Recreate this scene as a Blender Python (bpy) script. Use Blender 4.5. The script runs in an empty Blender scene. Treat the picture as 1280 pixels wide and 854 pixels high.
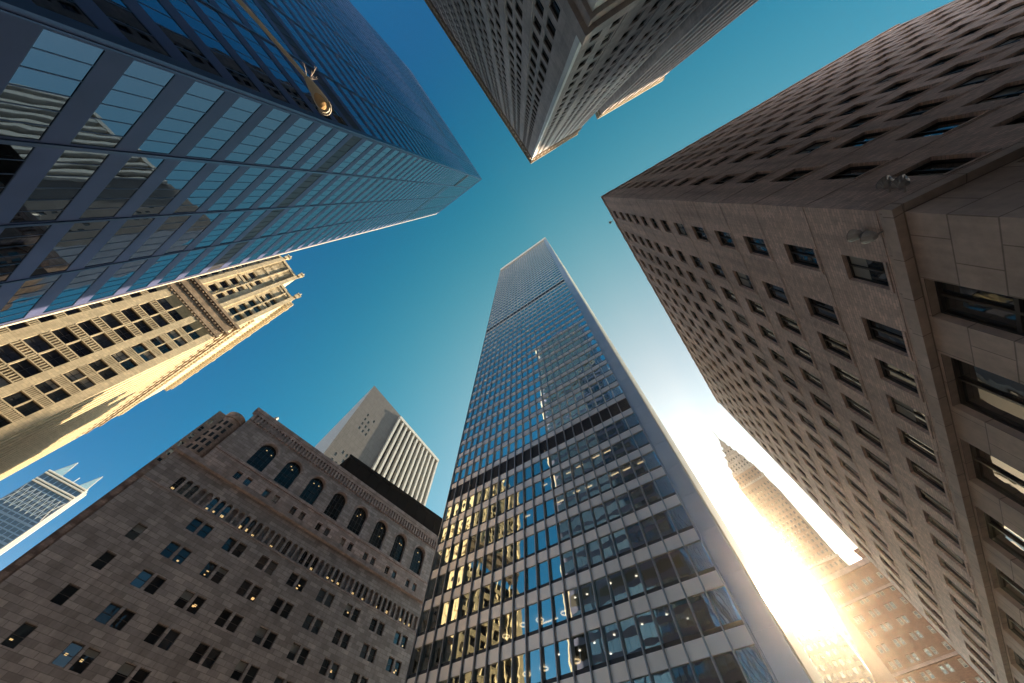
import bpy, math, random
from mathutils import Vector, Matrix

random.seed(11)
scene = bpy.context.scene
COL = scene.collection
rad = math.radians

# ------------------------------------------------------------------ camera
CZ = 1.7                                   # eye height
FPX = 410.0                                # focal length for a 1280 px wide frame
cam_d = bpy.data.cameras.new("camera")
cam_d.sensor_fit = 'HORIZONTAL'
cam_d.sensor_width = 36.0
cam_d.lens = FPX / 1280.0 * 36.0
cam_d.clip_start = 0.05
cam_d.clip_end = 6000.0
cam = bpy.data.objects.new("camera", cam_d)
COL.objects.link(cam)
_z = Vector((8.0, 186.0, -FPX)).normalized()          # zenith seen from the camera
_x = (Vector((1, 0, 0)) - _z * _z.x).normalized()
_y = _z.cross(_x)
RW = Matrix((_x, _y, _z))                              # camera -> world
cam.matrix_world = Matrix.Translation((0, 0, CZ)) @ RW.to_4x4()
scene.camera = cam
RC = RW.transposed()

def project(p):
    d = RC @ (Vector(p) - Vector((0, 0, CZ)))
    if d.z > -0.01:
        return None
    return (640 + d.x / -d.z * FPX, 427 - d.y / -d.z * FPX)

# ------------------------------------------------------------------ sun, sky, exposure
SUN = Vector((0.5675, 0.7180, 0.4030)).normalized()
SUN_EL = math.asin(SUN.z)
SUN_ROT = math.atan2(SUN.x, SUN.y)
world = bpy.data.worlds.new("World")
scene.world = world
world.use_nodes = True
nt = world.node_tree
nt.nodes.clear()
def N(t, **kw):
    n = nt.nodes.new(t)
    for k, v in kw.items():
        setattr(n, k, v)
    return n
w_out = N('ShaderNodeOutputWorld')
w_bg = N('ShaderNodeBackground')
w_bg.inputs['Strength'].default_value = 0.085
sky = N('ShaderNodeTexSky', sky_type='NISHITA', sun_disc=False)
sky.sun_elevation = SUN_EL
sky.sun_rotation = SUN_ROT
sky.altitude = 0
sky.air_density = 1.0
sky.dust_density = 0.9
sky.ozone_density = 1.6
tint = N('ShaderNodeMix', data_type='RGBA', blend_type='MULTIPLY')
tint.inputs['Factor'].default_value = 1.0
tint.inputs['B'].default_value = (0.09, 0.52, 0.68, 1)
nt.links.new(sky.outputs['Color'], tint.inputs['A'])
tc = N('ShaderNodeTexCoord')
dot = N('ShaderNodeVectorMath', operation='DOT_PRODUCT')
dot.inputs[1].default_value = SUN
nt.links.new(tc.outputs['Generated'], dot.inputs[0])
mx = N('ShaderNodeMath', operation='MAXIMUM')
mx.inputs[1].default_value = 0.0
nt.links.new(dot.outputs['Value'], mx.inputs[0])
prev = tint.outputs['Result']
# bright air round the sun: wide veil, inner glare, the disc itself
for expo, col, amt in ((1.5, (0.0, 1.7, 0.62), 1.0), (4.0, (3.5, 0.1, 0.0), 1.0), (30.0, (1.0, 0.86, 0.42), 2.0),
                       (520.0, (1.0, 0.88, 0.66), 60.0), (26000.0, (1.0, 0.95, 0.85), 600.0)):
    pw = N('ShaderNodeMath', operation='POWER')
    pw.inputs[1].default_value = expo
    nt.links.new(mx.outputs[0], pw.inputs[0])
    sc = N('ShaderNodeVectorMath', operation='SCALE')
    sc.inputs[0].default_value = tuple(c * amt for c in col)
    nt.links.new(pw.outputs[0], sc.inputs['Scale'])
    ad = N('ShaderNodeVectorMath', operation='ADD')
    nt.links.new(prev, ad.inputs[0])
    nt.links.new(sc.outputs[0], ad.inputs[1])
    prev = ad.outputs[0]
# glow added low round the horizon to brighten the shaded walls
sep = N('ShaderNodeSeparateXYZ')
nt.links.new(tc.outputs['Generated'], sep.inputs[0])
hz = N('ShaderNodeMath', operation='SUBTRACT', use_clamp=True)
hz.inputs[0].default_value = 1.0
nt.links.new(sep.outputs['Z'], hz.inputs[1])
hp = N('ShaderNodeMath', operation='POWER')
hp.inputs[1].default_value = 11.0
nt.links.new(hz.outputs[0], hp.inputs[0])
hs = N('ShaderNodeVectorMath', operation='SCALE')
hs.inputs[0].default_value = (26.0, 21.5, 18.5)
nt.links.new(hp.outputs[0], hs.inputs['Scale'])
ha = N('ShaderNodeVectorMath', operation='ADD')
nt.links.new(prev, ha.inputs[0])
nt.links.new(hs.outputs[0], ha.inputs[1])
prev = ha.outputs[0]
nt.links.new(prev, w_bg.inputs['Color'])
nt.links.new(w_bg.outputs[0], w_out.inputs['Surface'])

sun_d = bpy.data.lights.new("sun", 'SUN')
sun_d.energy = 4.5
sun_d.angle = rad(0.53)
sun_d.color = (1.0, 0.80, 0.54)
sun_o = bpy.data.objects.new("sun", sun_d)
COL.objects.link(sun_o)
sun_o.rotation_euler = (-SUN).to_track_quat('-Z', 'Y').to_euler()
sun_o.location = (0, 0, 400)

scene.view_settings.view_transform = 'Standard'
scene.view_settings.look = 'None'
scene.view_settings.exposure = 1.62
scene.view_settings.gamma = 1.0
scene.view_settings.use_curve_mapping = False
scene.render.engine = 'CYCLES'
scene.cycles.max_bounces = 8
scene.cycles.glossy_bounces = 5
scene.cycles.diffuse_bounces = 3
scene.cycles.use_denoising = True
scene.cycles.sample_clamp_indirect = 8.0
scene.cycles.caustics_reflective = False
scene.cycles.caustics_refractive = False

# ------------------------------------------------------------------ materials
MATS = {}
def new_mat(name):
    m = bpy.data.materials.new(name)
    m.use_nodes = True
    t = m.node_tree
    b = t.nodes['Principled BSDF']
    MATS[name] = m
    return m, t, b

def stone(name, col, var=0.12, block=None, rough=0.85, mortar=0.75, bump=0.15, streak=0.25, block_var=0.25, noise_scale=0.35):
    """masonry: block courses in wall metres (UV), blotches, rain streaks"""
    m, t, b = new_mat(name)
    L = t.links.new
    uv = t.nodes.new('ShaderNodeUVMap')
    base = t.nodes.new('ShaderNodeRGB'); base.outputs[0].default_value = (*col, 1)
    cur = base.outputs[0]
    hgt = None
    if block:
        br = t.nodes.new('ShaderNodeTexBrick')
        br.inputs['Scale'].default_value = 1.0
        br.inputs['Brick Width'].default_value = block[0]
        br.inputs['Row Height'].default_value = block[1]
        br.inputs['Mortar Size'].default_value = block[2]
        br.inputs['Mortar Smooth'].default_value = 0.3
        br.inputs['Bias'].default_value = -0.1
        br.inputs['Color1'].default_value = (*[c * (1 - block_var) for c in col], 1)
        br.inputs['Color2'].default_value = (*[min(1, c * (1 + block_var)) for c in col], 1)
        br.inputs['Mortar'].default_value = (*[c * mortar for c in col], 1)
        L(uv.outputs[0], br.inputs['Vector'])
        cur = br.outputs['Color']; hgt = br.outputs['Fac']
    for scale, stretch, amt in ((noise_scale, (1, 1, 1), var), (2.6, (1, 1, 1), var * 0.7), (0.9, (1, 0.06, 1), streak)):
        mp = t.nodes.new('ShaderNodeMapping'); mp.inputs['Scale'].default_value = stretch
        L(uv.outputs[0], mp.inputs['Vector'])
        nz = t.nodes.new('ShaderNodeTexNoise'); nz.inputs['Scale'].default_value = scale
        nz.inputs['Detail'].default_value = 5; nz.inputs['Roughness'].default_value = 0.6
        L(mp.outputs[0], nz.inputs['Vector'])
        mr = t.nodes.new('ShaderNodeMapRange')
        mr.inputs['From Min'].default_value = 0.3; mr.inputs['From Max'].default_value = 0.7
        mr.inputs['To Min'].default_value = 1 - amt; mr.inputs['To Max'].default_value = 1 + amt
        L(nz.outputs['Fac'], mr.inputs['Value'])
        sc_ = t.nodes.new('ShaderNodeVectorMath'); sc_.operation = 'SCALE'
        L(cur, sc_.inputs[0]); L(mr.outputs[0], sc_.inputs['Scale'])
        cur = sc_.outputs[0]
    L(cur, b.inputs['Base Color'])
    b.inputs['Roughness'].default_value = rough
    b.inputs['Specular IOR Level'].default_value = 0.3
    if bump:
        bp = t.nodes.new('ShaderNodeBump'); bp.inputs['Strength'].default_value = bump; bp.inputs['Distance'].default_value = 0.05
        nz = t.nodes.new('ShaderNodeTexNoise'); nz.inputs['Scale'].default_value = 3.0; nz.inputs['Detail'].default_value = 6
        L(uv.outputs[0], nz.inputs['Vector'])
        if hgt:
            mm = t.nodes.new('ShaderNodeMath'); mm.operation = 'SUBTRACT'
            L(nz.outputs['Fac'], mm.inputs[0]); L(hgt, mm.inputs[1]); L(mm.outputs[0], bp.inputs['Height'])
        else:
            L(nz.outputs['Fac'], bp.inputs['Height'])
        L(bp.outputs[0], b.inputs['Normal'])
    return m

def plain(name, col, rough=0.6, metal=0.0, var=0.12, scale=0.8, spec=0.4):
    m, t, b = new_mat(name)
    L = t.links.new
    tcn = t.nodes.new('ShaderNodeTexCoord')
    nz = t.nodes.new('ShaderNodeTexNoise'); nz.inputs['Scale'].default_value = scale; nz.inputs['Detail'].default_value = 5
    L(tcn.outputs['Object'], nz.inputs['Vector'])
    mr = t.nodes.new('ShaderNodeMapRange')
    mr.inputs['From Min'].default_value = 0.3; mr.inputs['From Max'].default_value = 0.7
    mr.inputs['To Min'].default_value = 1 - var; mr.inputs['To Max'].default_value = 1 + var
    L(nz.outputs['Fac'], mr.inputs['Value'])
    sc_ = t.nodes.new('ShaderNodeVectorMath'); sc_.operation = 'SCALE'; sc_.inputs[0].default_value = col
    L(mr.outputs[0], sc_.inputs['Scale'])
    L(sc_.outputs[0], b.inputs['Base Color'])
    b.inputs['Roughness'].default_value = rough
    b.inputs['Metallic'].default_value = metal
    b.inputs['Specular IOR Level'].default_value = spec
    return m

def glass(name, col, metal=0.0, rough=0.02, ior=1.6, wave=0.02, wscale=0.35, pane_tilt=0.0):
    """window glass as a mirror over a dark room; slightly wavy"""
    m, t, b = new_mat(name)
    L = t.links.new
    b.inputs['Base Color'].default_value = (*col, 1)
    b.inputs['Metallic'].default_value = metal
    b.inputs['Roughness'].default_value = rough
    b.inputs['IOR'].default_value = ior
    tcn = t.nodes.new('ShaderNodeTexCoord')
    nz = t.nodes.new('ShaderNodeTexNoise'); nz.inputs['Scale'].default_value = wscale; nz.inputs['Detail'].default_value = 2
    L(tcn.outputs['Object'], nz.inputs['Vector'])
    bp = t.nodes.new('ShaderNodeBump'); bp.inputs['Strength'].default_value = 1.0; bp.inputs['Distance'].default_value = wave
    L(nz.outputs['Fac'], bp.inputs['Height'])
    L(bp.outputs[0], b.inputs['Normal'])
    return m

def clear_glass(name, refl_tint=(0.95, 1.0, 0.88), through=(0.34, 0.36, 0.40), ior=2.0, wave=0.02, wscale=0.3):
    m, t, b = new_mat(name)
    L = t.links.new
    t.nodes.remove(b)
    out = [n for n in t.nodes if n.type == 'OUTPUT_MATERIAL'][0]
    gl = t.nodes.new('ShaderNodeBsdfGlossy'); gl.inputs['Roughness'].default_value = 0.015; gl.inputs['Color'].default_value = (*refl_tint, 1)
    tr = t.nodes.new('ShaderNodeBsdfTransparent'); tr.inputs['Color'].default_value = (*through, 1)
    fr = t.nodes.new('ShaderNodeFresnel'); fr.inputs['IOR'].default_value = ior
    tcn = t.nodes.new('ShaderNodeTexCoord')
    nz = t.nodes.new('ShaderNodeTexNoise'); nz.inputs['Scale'].default_value = wscale; nz.inputs['Detail'].default_value = 2
    L(tcn.outputs['Object'], nz.inputs['Vector'])
    bp = t.nodes.new('ShaderNodeBump'); bp.inputs['Strength'].default_value = 1.0; bp.inputs['Distance'].default_value = wave
    L(nz.outputs['Fac'], bp.inputs['Height'])
    L(bp.outputs[0], gl.inputs['Normal']); L(bp.outputs[0], fr.inputs['Normal'])
    ms = t.nodes.new('ShaderNodeMixShader')
    mr = t.nodes.new('ShaderNodeMapRange'); mr.inputs['To Min'].default_value = 0.50; mr.inputs['To Max'].default_value = 1.0
    L(fr.outputs[0], mr.inputs['Value']); L(mr.outputs[0], ms.inputs[0]); L(tr.outputs[0], ms.inputs[1]); L(gl.outputs[0], ms.inputs[2])
    L(ms.outputs[0], out.inputs['Surface'])
    return m

def lamp_mat(name, col, strength):
    m, t, b = new_mat(name)
    b.inputs['Base Color'].default_value = (*col, 1)
    b.inputs['Emission Color'].default_value = (*col, 1)
    b.inputs['Emission Strength'].default_value = strength
    return m

M_FED = stone('fed_sandstone', (0.40, 0.32, 0.295), block=(1.5, 0.6, 0.035), block_var=0.26, streak=0.18, mortar=0.6)
M_FEDT = stone('fed_trim_stone', (0.42, 0.31, 0.28), block=(1.2, 0.6, 0.02), block_var=0.18)
M_TUR = stone('turret_brick', (0.46, 0.32, 0.25), block=(0.6, 0.3, 0.02), block_var=0.2)
M_DARKST = stone('grey_limestone', (0.46, 0.41, 0.40), block=(1.4, 0.7, 0.015), block_var=0.12, streak=0.2)
M_CREAMST = stone('pale_corner_stone', (0.80, 0.82, 0.82), var=0.06)
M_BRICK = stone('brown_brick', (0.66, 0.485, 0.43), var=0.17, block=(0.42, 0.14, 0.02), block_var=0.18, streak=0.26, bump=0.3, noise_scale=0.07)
M_LOWPAN = stone('brown_stone_panel', (0.54, 0.42, 0.375), var=0.16, mortar=0.5, block=(1.9, 1.25, 0.025), block_var=0.08, streak=0.15)
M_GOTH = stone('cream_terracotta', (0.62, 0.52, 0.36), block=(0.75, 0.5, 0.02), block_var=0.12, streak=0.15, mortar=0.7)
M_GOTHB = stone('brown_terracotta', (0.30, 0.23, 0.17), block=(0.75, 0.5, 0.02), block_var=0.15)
M_CONC_SHADE = stone('shaded_concrete', (0.115, 0.11, 0.11), var=0.10, mortar=0.6, block=(3.0, 4.0, 0.07), block_var=0.05, streak=0.08)  # concrete front: its shade is put into this darker tone
M_FINW = plain('white_fin', (0.52, 0.50, 0.45), 0.6, var=0.05)
M_BLACK = plain('black_panel', (0.006, 0.006, 0.008), 0.95, var=0.2, scale=0.2, spec=0.0)
M_SPIRE = stone('tan_brick', (0.22, 0.135, 0.095), block=(0.8, 0.4, 0.03), block_var=0.2)
M_SPIRELT = stone('pale_crown_stone', (0.36, 0.30, 0.25), block=(0.8, 0.4, 0.03), block_var=0.2)
M_PALE = stone('pale_limestone', (0.46, 0.40, 0.30), block=(1.5, 0.8, 0.03), block_var=0.1)
M_RED = stone('red_brick', (0.24, 0.13, 0.09), block=(0.5, 0.2, 0.02), block_var=0.2)
M_SPAN = plain('beige_spandrel', (0.95, 0.80, 0.70), 0.40, 0.55, var=0.06, scale=0.4)
M_CAP = plain('pale_cap_metal', (0.70, 0.62, 0.52), 0.4, var=0.05)
M_MULL = plain('grey_mullion', (0.42, 0.40, 0.41), 0.35, 0.5, var=0.08)
M_PIER = plain('grey_metal_panel', (0.50, 0.53, 0.56), 0.38, 0.6, var=0.1, scale=0.25)
M_SIDEP = plain('cream_column', (0.85, 0.74, 0.58), 0.45, 0.45, var=0.06)
M_DARK = plain('dark_louvre', (0.035, 0.03, 0.035), 0.5, var=0.2, scale=2)
M_SILLD = plain('dark_sill', (0.03, 0.028, 0.035), 0.4, var=0.1)
M_FRAME = plain('dark_bronze_frame', (0.035, 0.032, 0.035), 0.4, 0.2)
M_FRAMEB = plain('brown_frame', (0.11, 0.085, 0.075), 0.5)
M_BLUEP = plain('blue_grey_panel', (0.075, 0.085, 0.18), 0.45, 0.0, var=0.14, scale=0.25, spec=0.3)
M_BLUEM = plain('blue_mullion', (0.06, 0.085, 0.15), 0.3, 0.4)
M_EDGE = plain('pale_edge_trim', (0.60, 0.54, 0.46), 0.4)
M_GREYROOF = plain('roof_gravel', (0.22, 0.21, 0.2), 0.9)
M_G_LG = glass('mirror_glass_blue', (0.12, 0.165, 0.22), metal=1.0, rough=0.015, wave=0.012, wscale=0.22)
M_G_C = glass('tower_glass', (0.95, 1.0, 0.86), metal=1.0, rough=0.015, wave=0.012, wscale=0.35)
M_G_CLR = clear_glass('tower_clear_glass', ior=1.6, wave=0.012, wscale=0.35)
M_G_DARK = glass('dark_window_glass', (0.012, 0.014, 0.018), ior=1.5, wave=0.03, wscale=0.6)
M_G_DARK2 = glass('bluish_window_glass', (0.03, 0.035, 0.042), ior=1.8, wave=0.02, wscale=0.6)
M_G_FAR = glass('far_tower_glass', (0.13, 0.17, 0.19), metal=0.7, rough=0.08, wave=0.01)
M_G_ARCH = glass('arch_window_glass', (0.010, 0.011, 0.014), ior=1.33, wave=0.02, wscale=0.6)
M_BLIND = plain('window_blind', (0.30, 0.29, 0.27), 0.8)
M_WARM = lamp_mat('warm_lamp', (1.0, 0.66, 0.28), 0.26)
M_FARBAND = plain('far_floor_band', (0.16, 0.20, 0.24), 0.4, 0.3, var=0.1)
M_CONC_LIT = stone('skylit_concrete', (0.29, 0.30, 0.31), var=0.08, mortar=0.7, block=(3.0, 4.0, 0.07), block_var=0.04, streak=0.06)  # same concrete on the flank, sky light put into a paler tone
M_ROOML = lamp_mat('room_lamp', (1.0, 0.72, 0.36), 1.2)
M_WHITEL = lamp_mat('office_lamp', (1.0, 0.86, 0.62), 2.5)
M_CEIL = plain('office_ceiling', (0.28, 0.27, 0.26), 0.9)
M_STEEL = plain('galvanised_steel', (0.78, 0.70, 0.58), 0.4, 0.1, var=0.12, scale=6)
M_LENS = plain('amber_lens', (0.75, 0.48, 0.24), 0.12, 0.0, spec=0.8)
M_TWIG = plain('pale_twig', (0.55, 0.47, 0.42), 0.8)
M_ASPH = plain('asphalt', (0.05, 0.05, 0.052), 0.9, var=0.2, scale=3)
M_PAVE = plain('pavement_concrete', (0.28, 0.27, 0.26), 0.9, var=0.12, scale=1.5)
M_WHITEP = plain('road_paint', (0.75, 0.74, 0.7), 0.8)
M_FINGL = plain('pale_glass_fin', (0.55, 0.75, 0.74), 0.15, 0.2)
M_LEAD = plain('grey_lamp_housing', (0.42, 0.38, 0.37), 0.5, 0.3)

# ------------------------------------------------------------------ mesh helpers
class MB:
    def __init__(self):
        self.v = []; self.f = []; self.m = []; self.uv = []
    def poly(self, pts, uv=None, m=0):
        i = len(self.v)
        self.v.extend(pts)
        self.f.append(tuple(range(i, i + len(pts))))
        self.m.append(m)
        if uv is None:
            n = (Vector(pts[1]) - Vector(pts[0])).cross(Vector(pts[2]) - Vector(pts[0]))
            if abs(n.z) > max(abs(n.x), abs(n.y)):
                uv = [(p[0], p[1]) for p in pts]
            else:
                h = Vector((-n.y, n.x)); h = h.normalized() if h.length > 0 else Vector((1, 0))
                uv = [(p[0] * h.x + p[1] * h.y, p[2]) for p in pts]
        self.uv.extend(uv)
    def box(self, lo, hi, m=0):
        x0, y0, z0 = lo; x1, y1, z1 = hi
        self.hexa([(x0, y0, z0), (x1, y0, z0), (x1, y1, z0), (x0, y1, z0),
                   (x0, y0, z1), (x1, y0, z1), (x1, y1, z1), (x0, y1, z1)], m)
    def hexa(self, p, m=0):
        for q in ((0, 3, 2, 1), (4, 5, 6, 7), (0, 1, 5, 4), (1, 2, 6, 5), (2, 3, 7, 6), (3, 0, 4, 7)):
            self.poly([p[i] for i in q], m=m)
    def tube(self, path, radii, n=8, m=0, cap=True):
        rings = []
        for i, p in enumerate(path):
            p = Vector(p)
            a = Vector(path[max(0, i - 1)]); b = Vector(path[min(len(path) - 1, i + 1)])
            d = (b - a).normalized()
            up = Vector((0, 0, 1)) if abs(d.z) < 0.95 else Vector((1, 0, 0))
            e1 = d.cross(up).normalized(); e2 = d.cross(e1)
            r = radii[i] if isinstance(radii, (list, tuple)) else radii
            rings.append([tuple(p + (e1 * math.cos(2 * math.pi * k / n) + e2 * math.sin(2 * math.pi * k / n)) * r) for k in range(n)])
        for i in range(len(rings) - 1):
            for k in range(n):
                self.poly([rings[i][k], rings[i][(k + 1) % n], rings[i + 1][(k + 1) % n], rings[i + 1][k]], m=m)
        if cap:
            self.poly(rings[0][::-1], m=m); self.poly(rings[-1], m=m)
    def build(self, name, mats, parent=None, kind=None, smooth=False):
        me = bpy.data.meshes.new(name)
        me.from_pydata(self.v, [], self.f)
        if not isinstance(mats, (list, tuple)):
            mats = [mats]
        for mm in mats:
            me.materials.append(mm)
        me.polygons.foreach_set('material_index', self.m)
        ul = me.uv_layers.new(name='UVMap')
        flat = [c for q in self.uv for c in q]
        ul.data.foreach_set('uv', flat)
        if smooth:
            me.polygons.foreach_set('use_smooth', [True] * len(self.f))
        me.update()
        o = bpy.data.objects.new(name, me)
        COL.objects.link(o)
        if parent:
            o.parent = parent
        if kind:
            o['kind'] = kind
        return o

def tag(o, label=None, cat=None, group=None, kind=None):
    if label: o['label'] = label
    if cat: o['category'] = cat
    if group: o['group'] = group
    if kind: o['kind'] = kind
    return o

class Face:
    """a vertical facade plane: s metres along it, d inwards, z up; k scales about the eye"""
    def __init__(self, P0, az, k=1.0, base=(0, 0), inward=None):
        self.P0 = Vector(P0); self.k = k; self.base = base
        self.u = Vector((math.cos(rad(az)), math.sin(rad(az))))
        n = Vector((-self.u.y, self.u.x))
        if inward is None:
            inward = 1 if n.dot(self.P0) > 0 else -1
        self.n = n * inward
        self.sign = inward
    def xy(self, s, d=0.0):
        return self.P0 + self.u * s + self.n * d
    def p(self, s, d, z):
        q = self.xy(s, d)
        return (self.k * q.x - self.base[0], self.k * q.y - self.base[1], max(0.0, CZ + self.k * (z - CZ)))
    def world(self, s, d, z):
        a = self.p(s, d, z)
        return (a[0] + self.base[0], a[1] + self.base[1], a[2])
    def order(self, pts, uv):
        return (pts, uv) if self.sign > 0 else (pts[::-1], uv[::-1])
    def quad(self, mb, s0, s1, z0, z1, d=0.0, m=0):
        if s1 <= s0 or z1 <= z0:
            return
        k = self.k
        pts = [self.p(s0, d, z0), self.p(s1, d, z0), self.p(s1, d, z1), self.p(s0, d, z1)]
        uv = [(s0 * k, z0 * k), (s1 * k, z0 * k), (s1 * k, z1 * k), (s0 * k, z1 * k)]
        pts, uv = self.order(pts, uv)
        mb.poly(pts, uv, m)
    def poly(self, mb, sz, d=0.0, m=0):
        pts = [self.p(s, d, z) for s, z in sz]
        uv = [(s * self.k, z * self.k) for s, z in sz]
        pts, uv = self.order(pts, uv)
        mb.poly(pts, uv, m)
    def box(self, mb, s0, s1, d0, d1, z0, z1, m=0):
        k = self.k
        P = self.p
        def q(pts, uv):
            pts, uv = self.order(pts, [(a * k, b * k) for a, b in uv])
            mb.poly(pts, uv, m)
        q([P(s0, d0, z0), P(s1, d0, z0), P(s1, d0, z1), P(s0, d0, z1)], [(s0, z0), (s1, z0), (s1, z1), (s0, z1)])
        q([P(s1, d1, z0), P(s0, d1, z0), P(s0, d1, z1), P(s1, d1, z1)], [(s1, z0), (s0, z0), (s0, z1), (s1, z1)])
        q([P(s1, d0, z0), P(s1, d1, z0), P(s1, d1, z1), P(s1, d0, z1)], [(d0, z0), (d1, z0), (d1, z1), (d0, z1)])
        q([P(s0, d1, z0), P(s0, d0, z0), P(s0, d0, z1), P(s0, d1, z1)], [(d1, z0), (d0, z0), (d0, z1), (d1, z1)])
        q([P(s0, d0, z1), P(s1, d0, z1), P(s1, d1, z1), P(s0, d1, z1)], [(s0, d0), (s1, d0), (s1, d1), (s0, d1)])
        q([P(s0, d1, z0), P(s1, d1, z0), P(s1, d0, z0), P(s0, d0, z0)], [(s0, d1), (s1, d1), (s1, d0), (s0, d0)])
    def reveal(self, mb, a, b, c, e, depth, m=0):
        P = self.p; k = self.k
        def q(pts, uv):
            pts, uv = self.order(pts, [(x * k, y * k) for x, y in uv])
            mb.poly(pts, uv, m)
        q([P(a, 0, c), P(a, depth, c), P(a, depth, e), P(a, 0, e)], [(0, c), (depth, c), (depth, e), (0, e)])
        q([P(b, depth, c), P(b, 0, c), P(b, 0, e), P(b, depth, e)], [(depth, c), (0, c), (0, e), (depth, e)])
        q([P(a, 0, e), P(a, depth, e), P(b, depth, e), P(b, 0, e)], [(a, 0), (a, depth), (b, depth), (b, 0)])
        q([P(a, depth, c), P(a, 0, c), P(b, 0, c), P(b, depth, c)], [(a, depth), (a, 0), (b, 0), (b, depth)])
    def wall(self, mb, s0, s1, z0, z1, cols, rows, depth, skip=(), m=0, mr=None):
        """wall with a grid of openings and their reveals; returns the openings"""
        mr = m if mr is None else mr
        out = []
        zc = z0
        for ri, (c, e) in enumerate(rows):
            self.quad(mb, s0, s1, zc, c, 0, m)
            sc = s0
            for ci, (a, b) in enumerate(cols):
                if (ci, ri) in skip:
                    continue
                self.quad(mb, sc, a, c, e, 0, m)
                self.reveal(mb, a, b, c, e, depth, mr)
                out.append((a, b, c, e, ci, ri))
                sc = b
            self.quad(mb, sc, s1, c, e, 0, m)
            zc = e
        self.quad(mb, s0, s1, zc, z1, 0, m)
        return out

class Building:
    def __init__(self, name, label, cat, base):
        self.base = base
        self.root = bpy.data.objects.new(name, None)
        COL.objects.link(self.root)
        self.root.location = (base[0], base[1], 0)
        tag(self.root, label, cat)
        self.wins = {}
        self.wall = MB()
        self.wall_mats = []
    def face(self, P0, az, k=1.0, inward=None):
        return Face(P0, az, k, self.base, inward)
    def close(self, mb, pts, k, z0, z1, m=0, roof=True, sides=True):
        """pts = plan outline in measured metres; side quads for consecutive pairs, plus the roof"""
        L = [(k * p[0] - self.base[0], k * p[1] - self.base[1]) for p in pts]
        za, zb = max(0, CZ + k * (z0 - CZ)), CZ + k * (z1 - CZ)
        if sides:
            for i in range(len(L) - 1):
                (x0, y0), (x1, y1) = L[i], L[i + 1]
                ln = math.hypot(x1 - x0, y1 - y0)
                mb.poly([(x0, y0, za), (x1, y0 if False else y1, za), (x1, y1, zb), (x0, y0, zb)],
                        [(0, za), (ln, za), (ln, zb), (0, zb)], m)
        if roof:
            mb.poly([(x, y, zb) for x, y in L], None, m)
    def add(self, face, a, b, c, e, st):
        ps = [project(face.world(s, 0, z)) for s, z in ((a, c), (b, c), (b, e), (a, e))]
        area = 0.0
        if all(ps):
            cx = sum(p[0] for p in ps) / 4; cy = sum(p[1] for p in ps) / 4
            area = abs(sum(ps[i][0] * ps[(i + 1) % 4][1] - ps[(i + 1) % 4][0] * ps[i][1] for i in range(4))) / 2
            if not (0 < cx < 1280 and 0 < cy < 854):
                area *= 0.001 if not any(0 < p[0] < 1280 and 0 < p[1] < 854 for p in ps) else 0.3
        self.wins.setdefault(st['name'], []).append((area, face, a, b, c, e, st))
    def finish_windows(self, limit=100):
        for name, lst in self.wins.items():
            lst.sort(key=lambda w: -w[0])
            for (area, f, a, b, c, e, st) in lst[:limit]:
                fr, pn = MB(), MB()
                win_frame(fr, f, a, b, c, e, st); win_pane(pn, f, a, b, c, e, st)
                gm = random.choice(st['gm']) if isinstance(st['gm'], list) else st['gm']
                if st.get('bare'):
                    o = pn.build(name, gm, self.root)
                else:
                    o = fr.build(name, st['fm'], self.root)
                    pn.build('pane', gm, o)
                    if random.random() < st.get('blind', 0):
                        bl = MB(); h = random.choice((0.25, 0.4, 0.5, 0.7))
                        f.quad(bl, a + st['ft'], b - st['ft'], e - st['ft'] - (e - c) * h, e - st['ft'], st['depth'] - 0.012)
                        bl.build('blind', M_BLIND, o)
                    lf = st.get('lamp')
                    if lf and lf(a, b, c, e):
                        la = MB()
                        w = (b - a); h = (e - c)
                        for q in range(random.choice((1, 1, 2))):
                            x = a + w * random.uniform(0.15, 0.6); zz = c + h * random.uniform(0.12, 0.5)
                            f.box(la, x, x + w * random.uniform(0.15, 0.3), st['depth'] - 0.03, st['depth'] - 0.006, zz, zz + h * random.uniform(0.06, 0.14))
                        la.build('ceiling_lamp', M_WARM, o)
            rest = lst[limit:]
            if rest:
                mb = MB(); mats = []
                for (area, f, a, b, c, e, st) in rest:
                    for mm in (st['fm'],) + tuple(st['gm'] if isinstance(st['gm'], list) else [st['gm']]):
                        if mm not in mats: mats.append(mm)
                    if not st.get('bare'):
                        win_frame(mb, f, a, b, c, e, st, mats.index(st['fm']))
                    gm = random.choice(st['gm']) if isinstance(st['gm'], list) else st['gm']
                    win_pane(mb, f, a, b, c, e, st, mats.index(gm))
                mb.build(name, mats, self.root, kind='stuff')

def win_frame(mb, f, a, b, c, e, st, m=0):
    if st.get('bare'):
        return
    t = st['ft']; d0 = st['depth'] - st.get('fd', 0.08); d1 = st['depth'] + 0.015
    f.box(mb, a, a + t, d0, d1, c, e, m); f.box(mb, b - t, b, d0, d1, c, e, m)
    f.box(mb, a + t, b - t, d0, d1, c, c + t, m); f.box(mb, a + t, b - t, d0, d1, e - t, e, m)
    tm = st.get('tm', t * 0.7)
    for i in range(1, st.get('nv', 0) + 1):
        x = a + (b - a) * i / (st['nv'] + 1)
        f.box(mb, x - tm / 2, x + tm / 2, d0 + 0.01, d1 - 0.004, c + t, e - t, m)
    for i in range(1, st.get('nh', 0) + 1):
        z = c + (e - c) * i / (st['nh'] + 1)
        f.box(mb, a + t, b - t, d0 + 0.016, d1 - 0.008, z - tm / 2, z + tm / 2, m)

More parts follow.
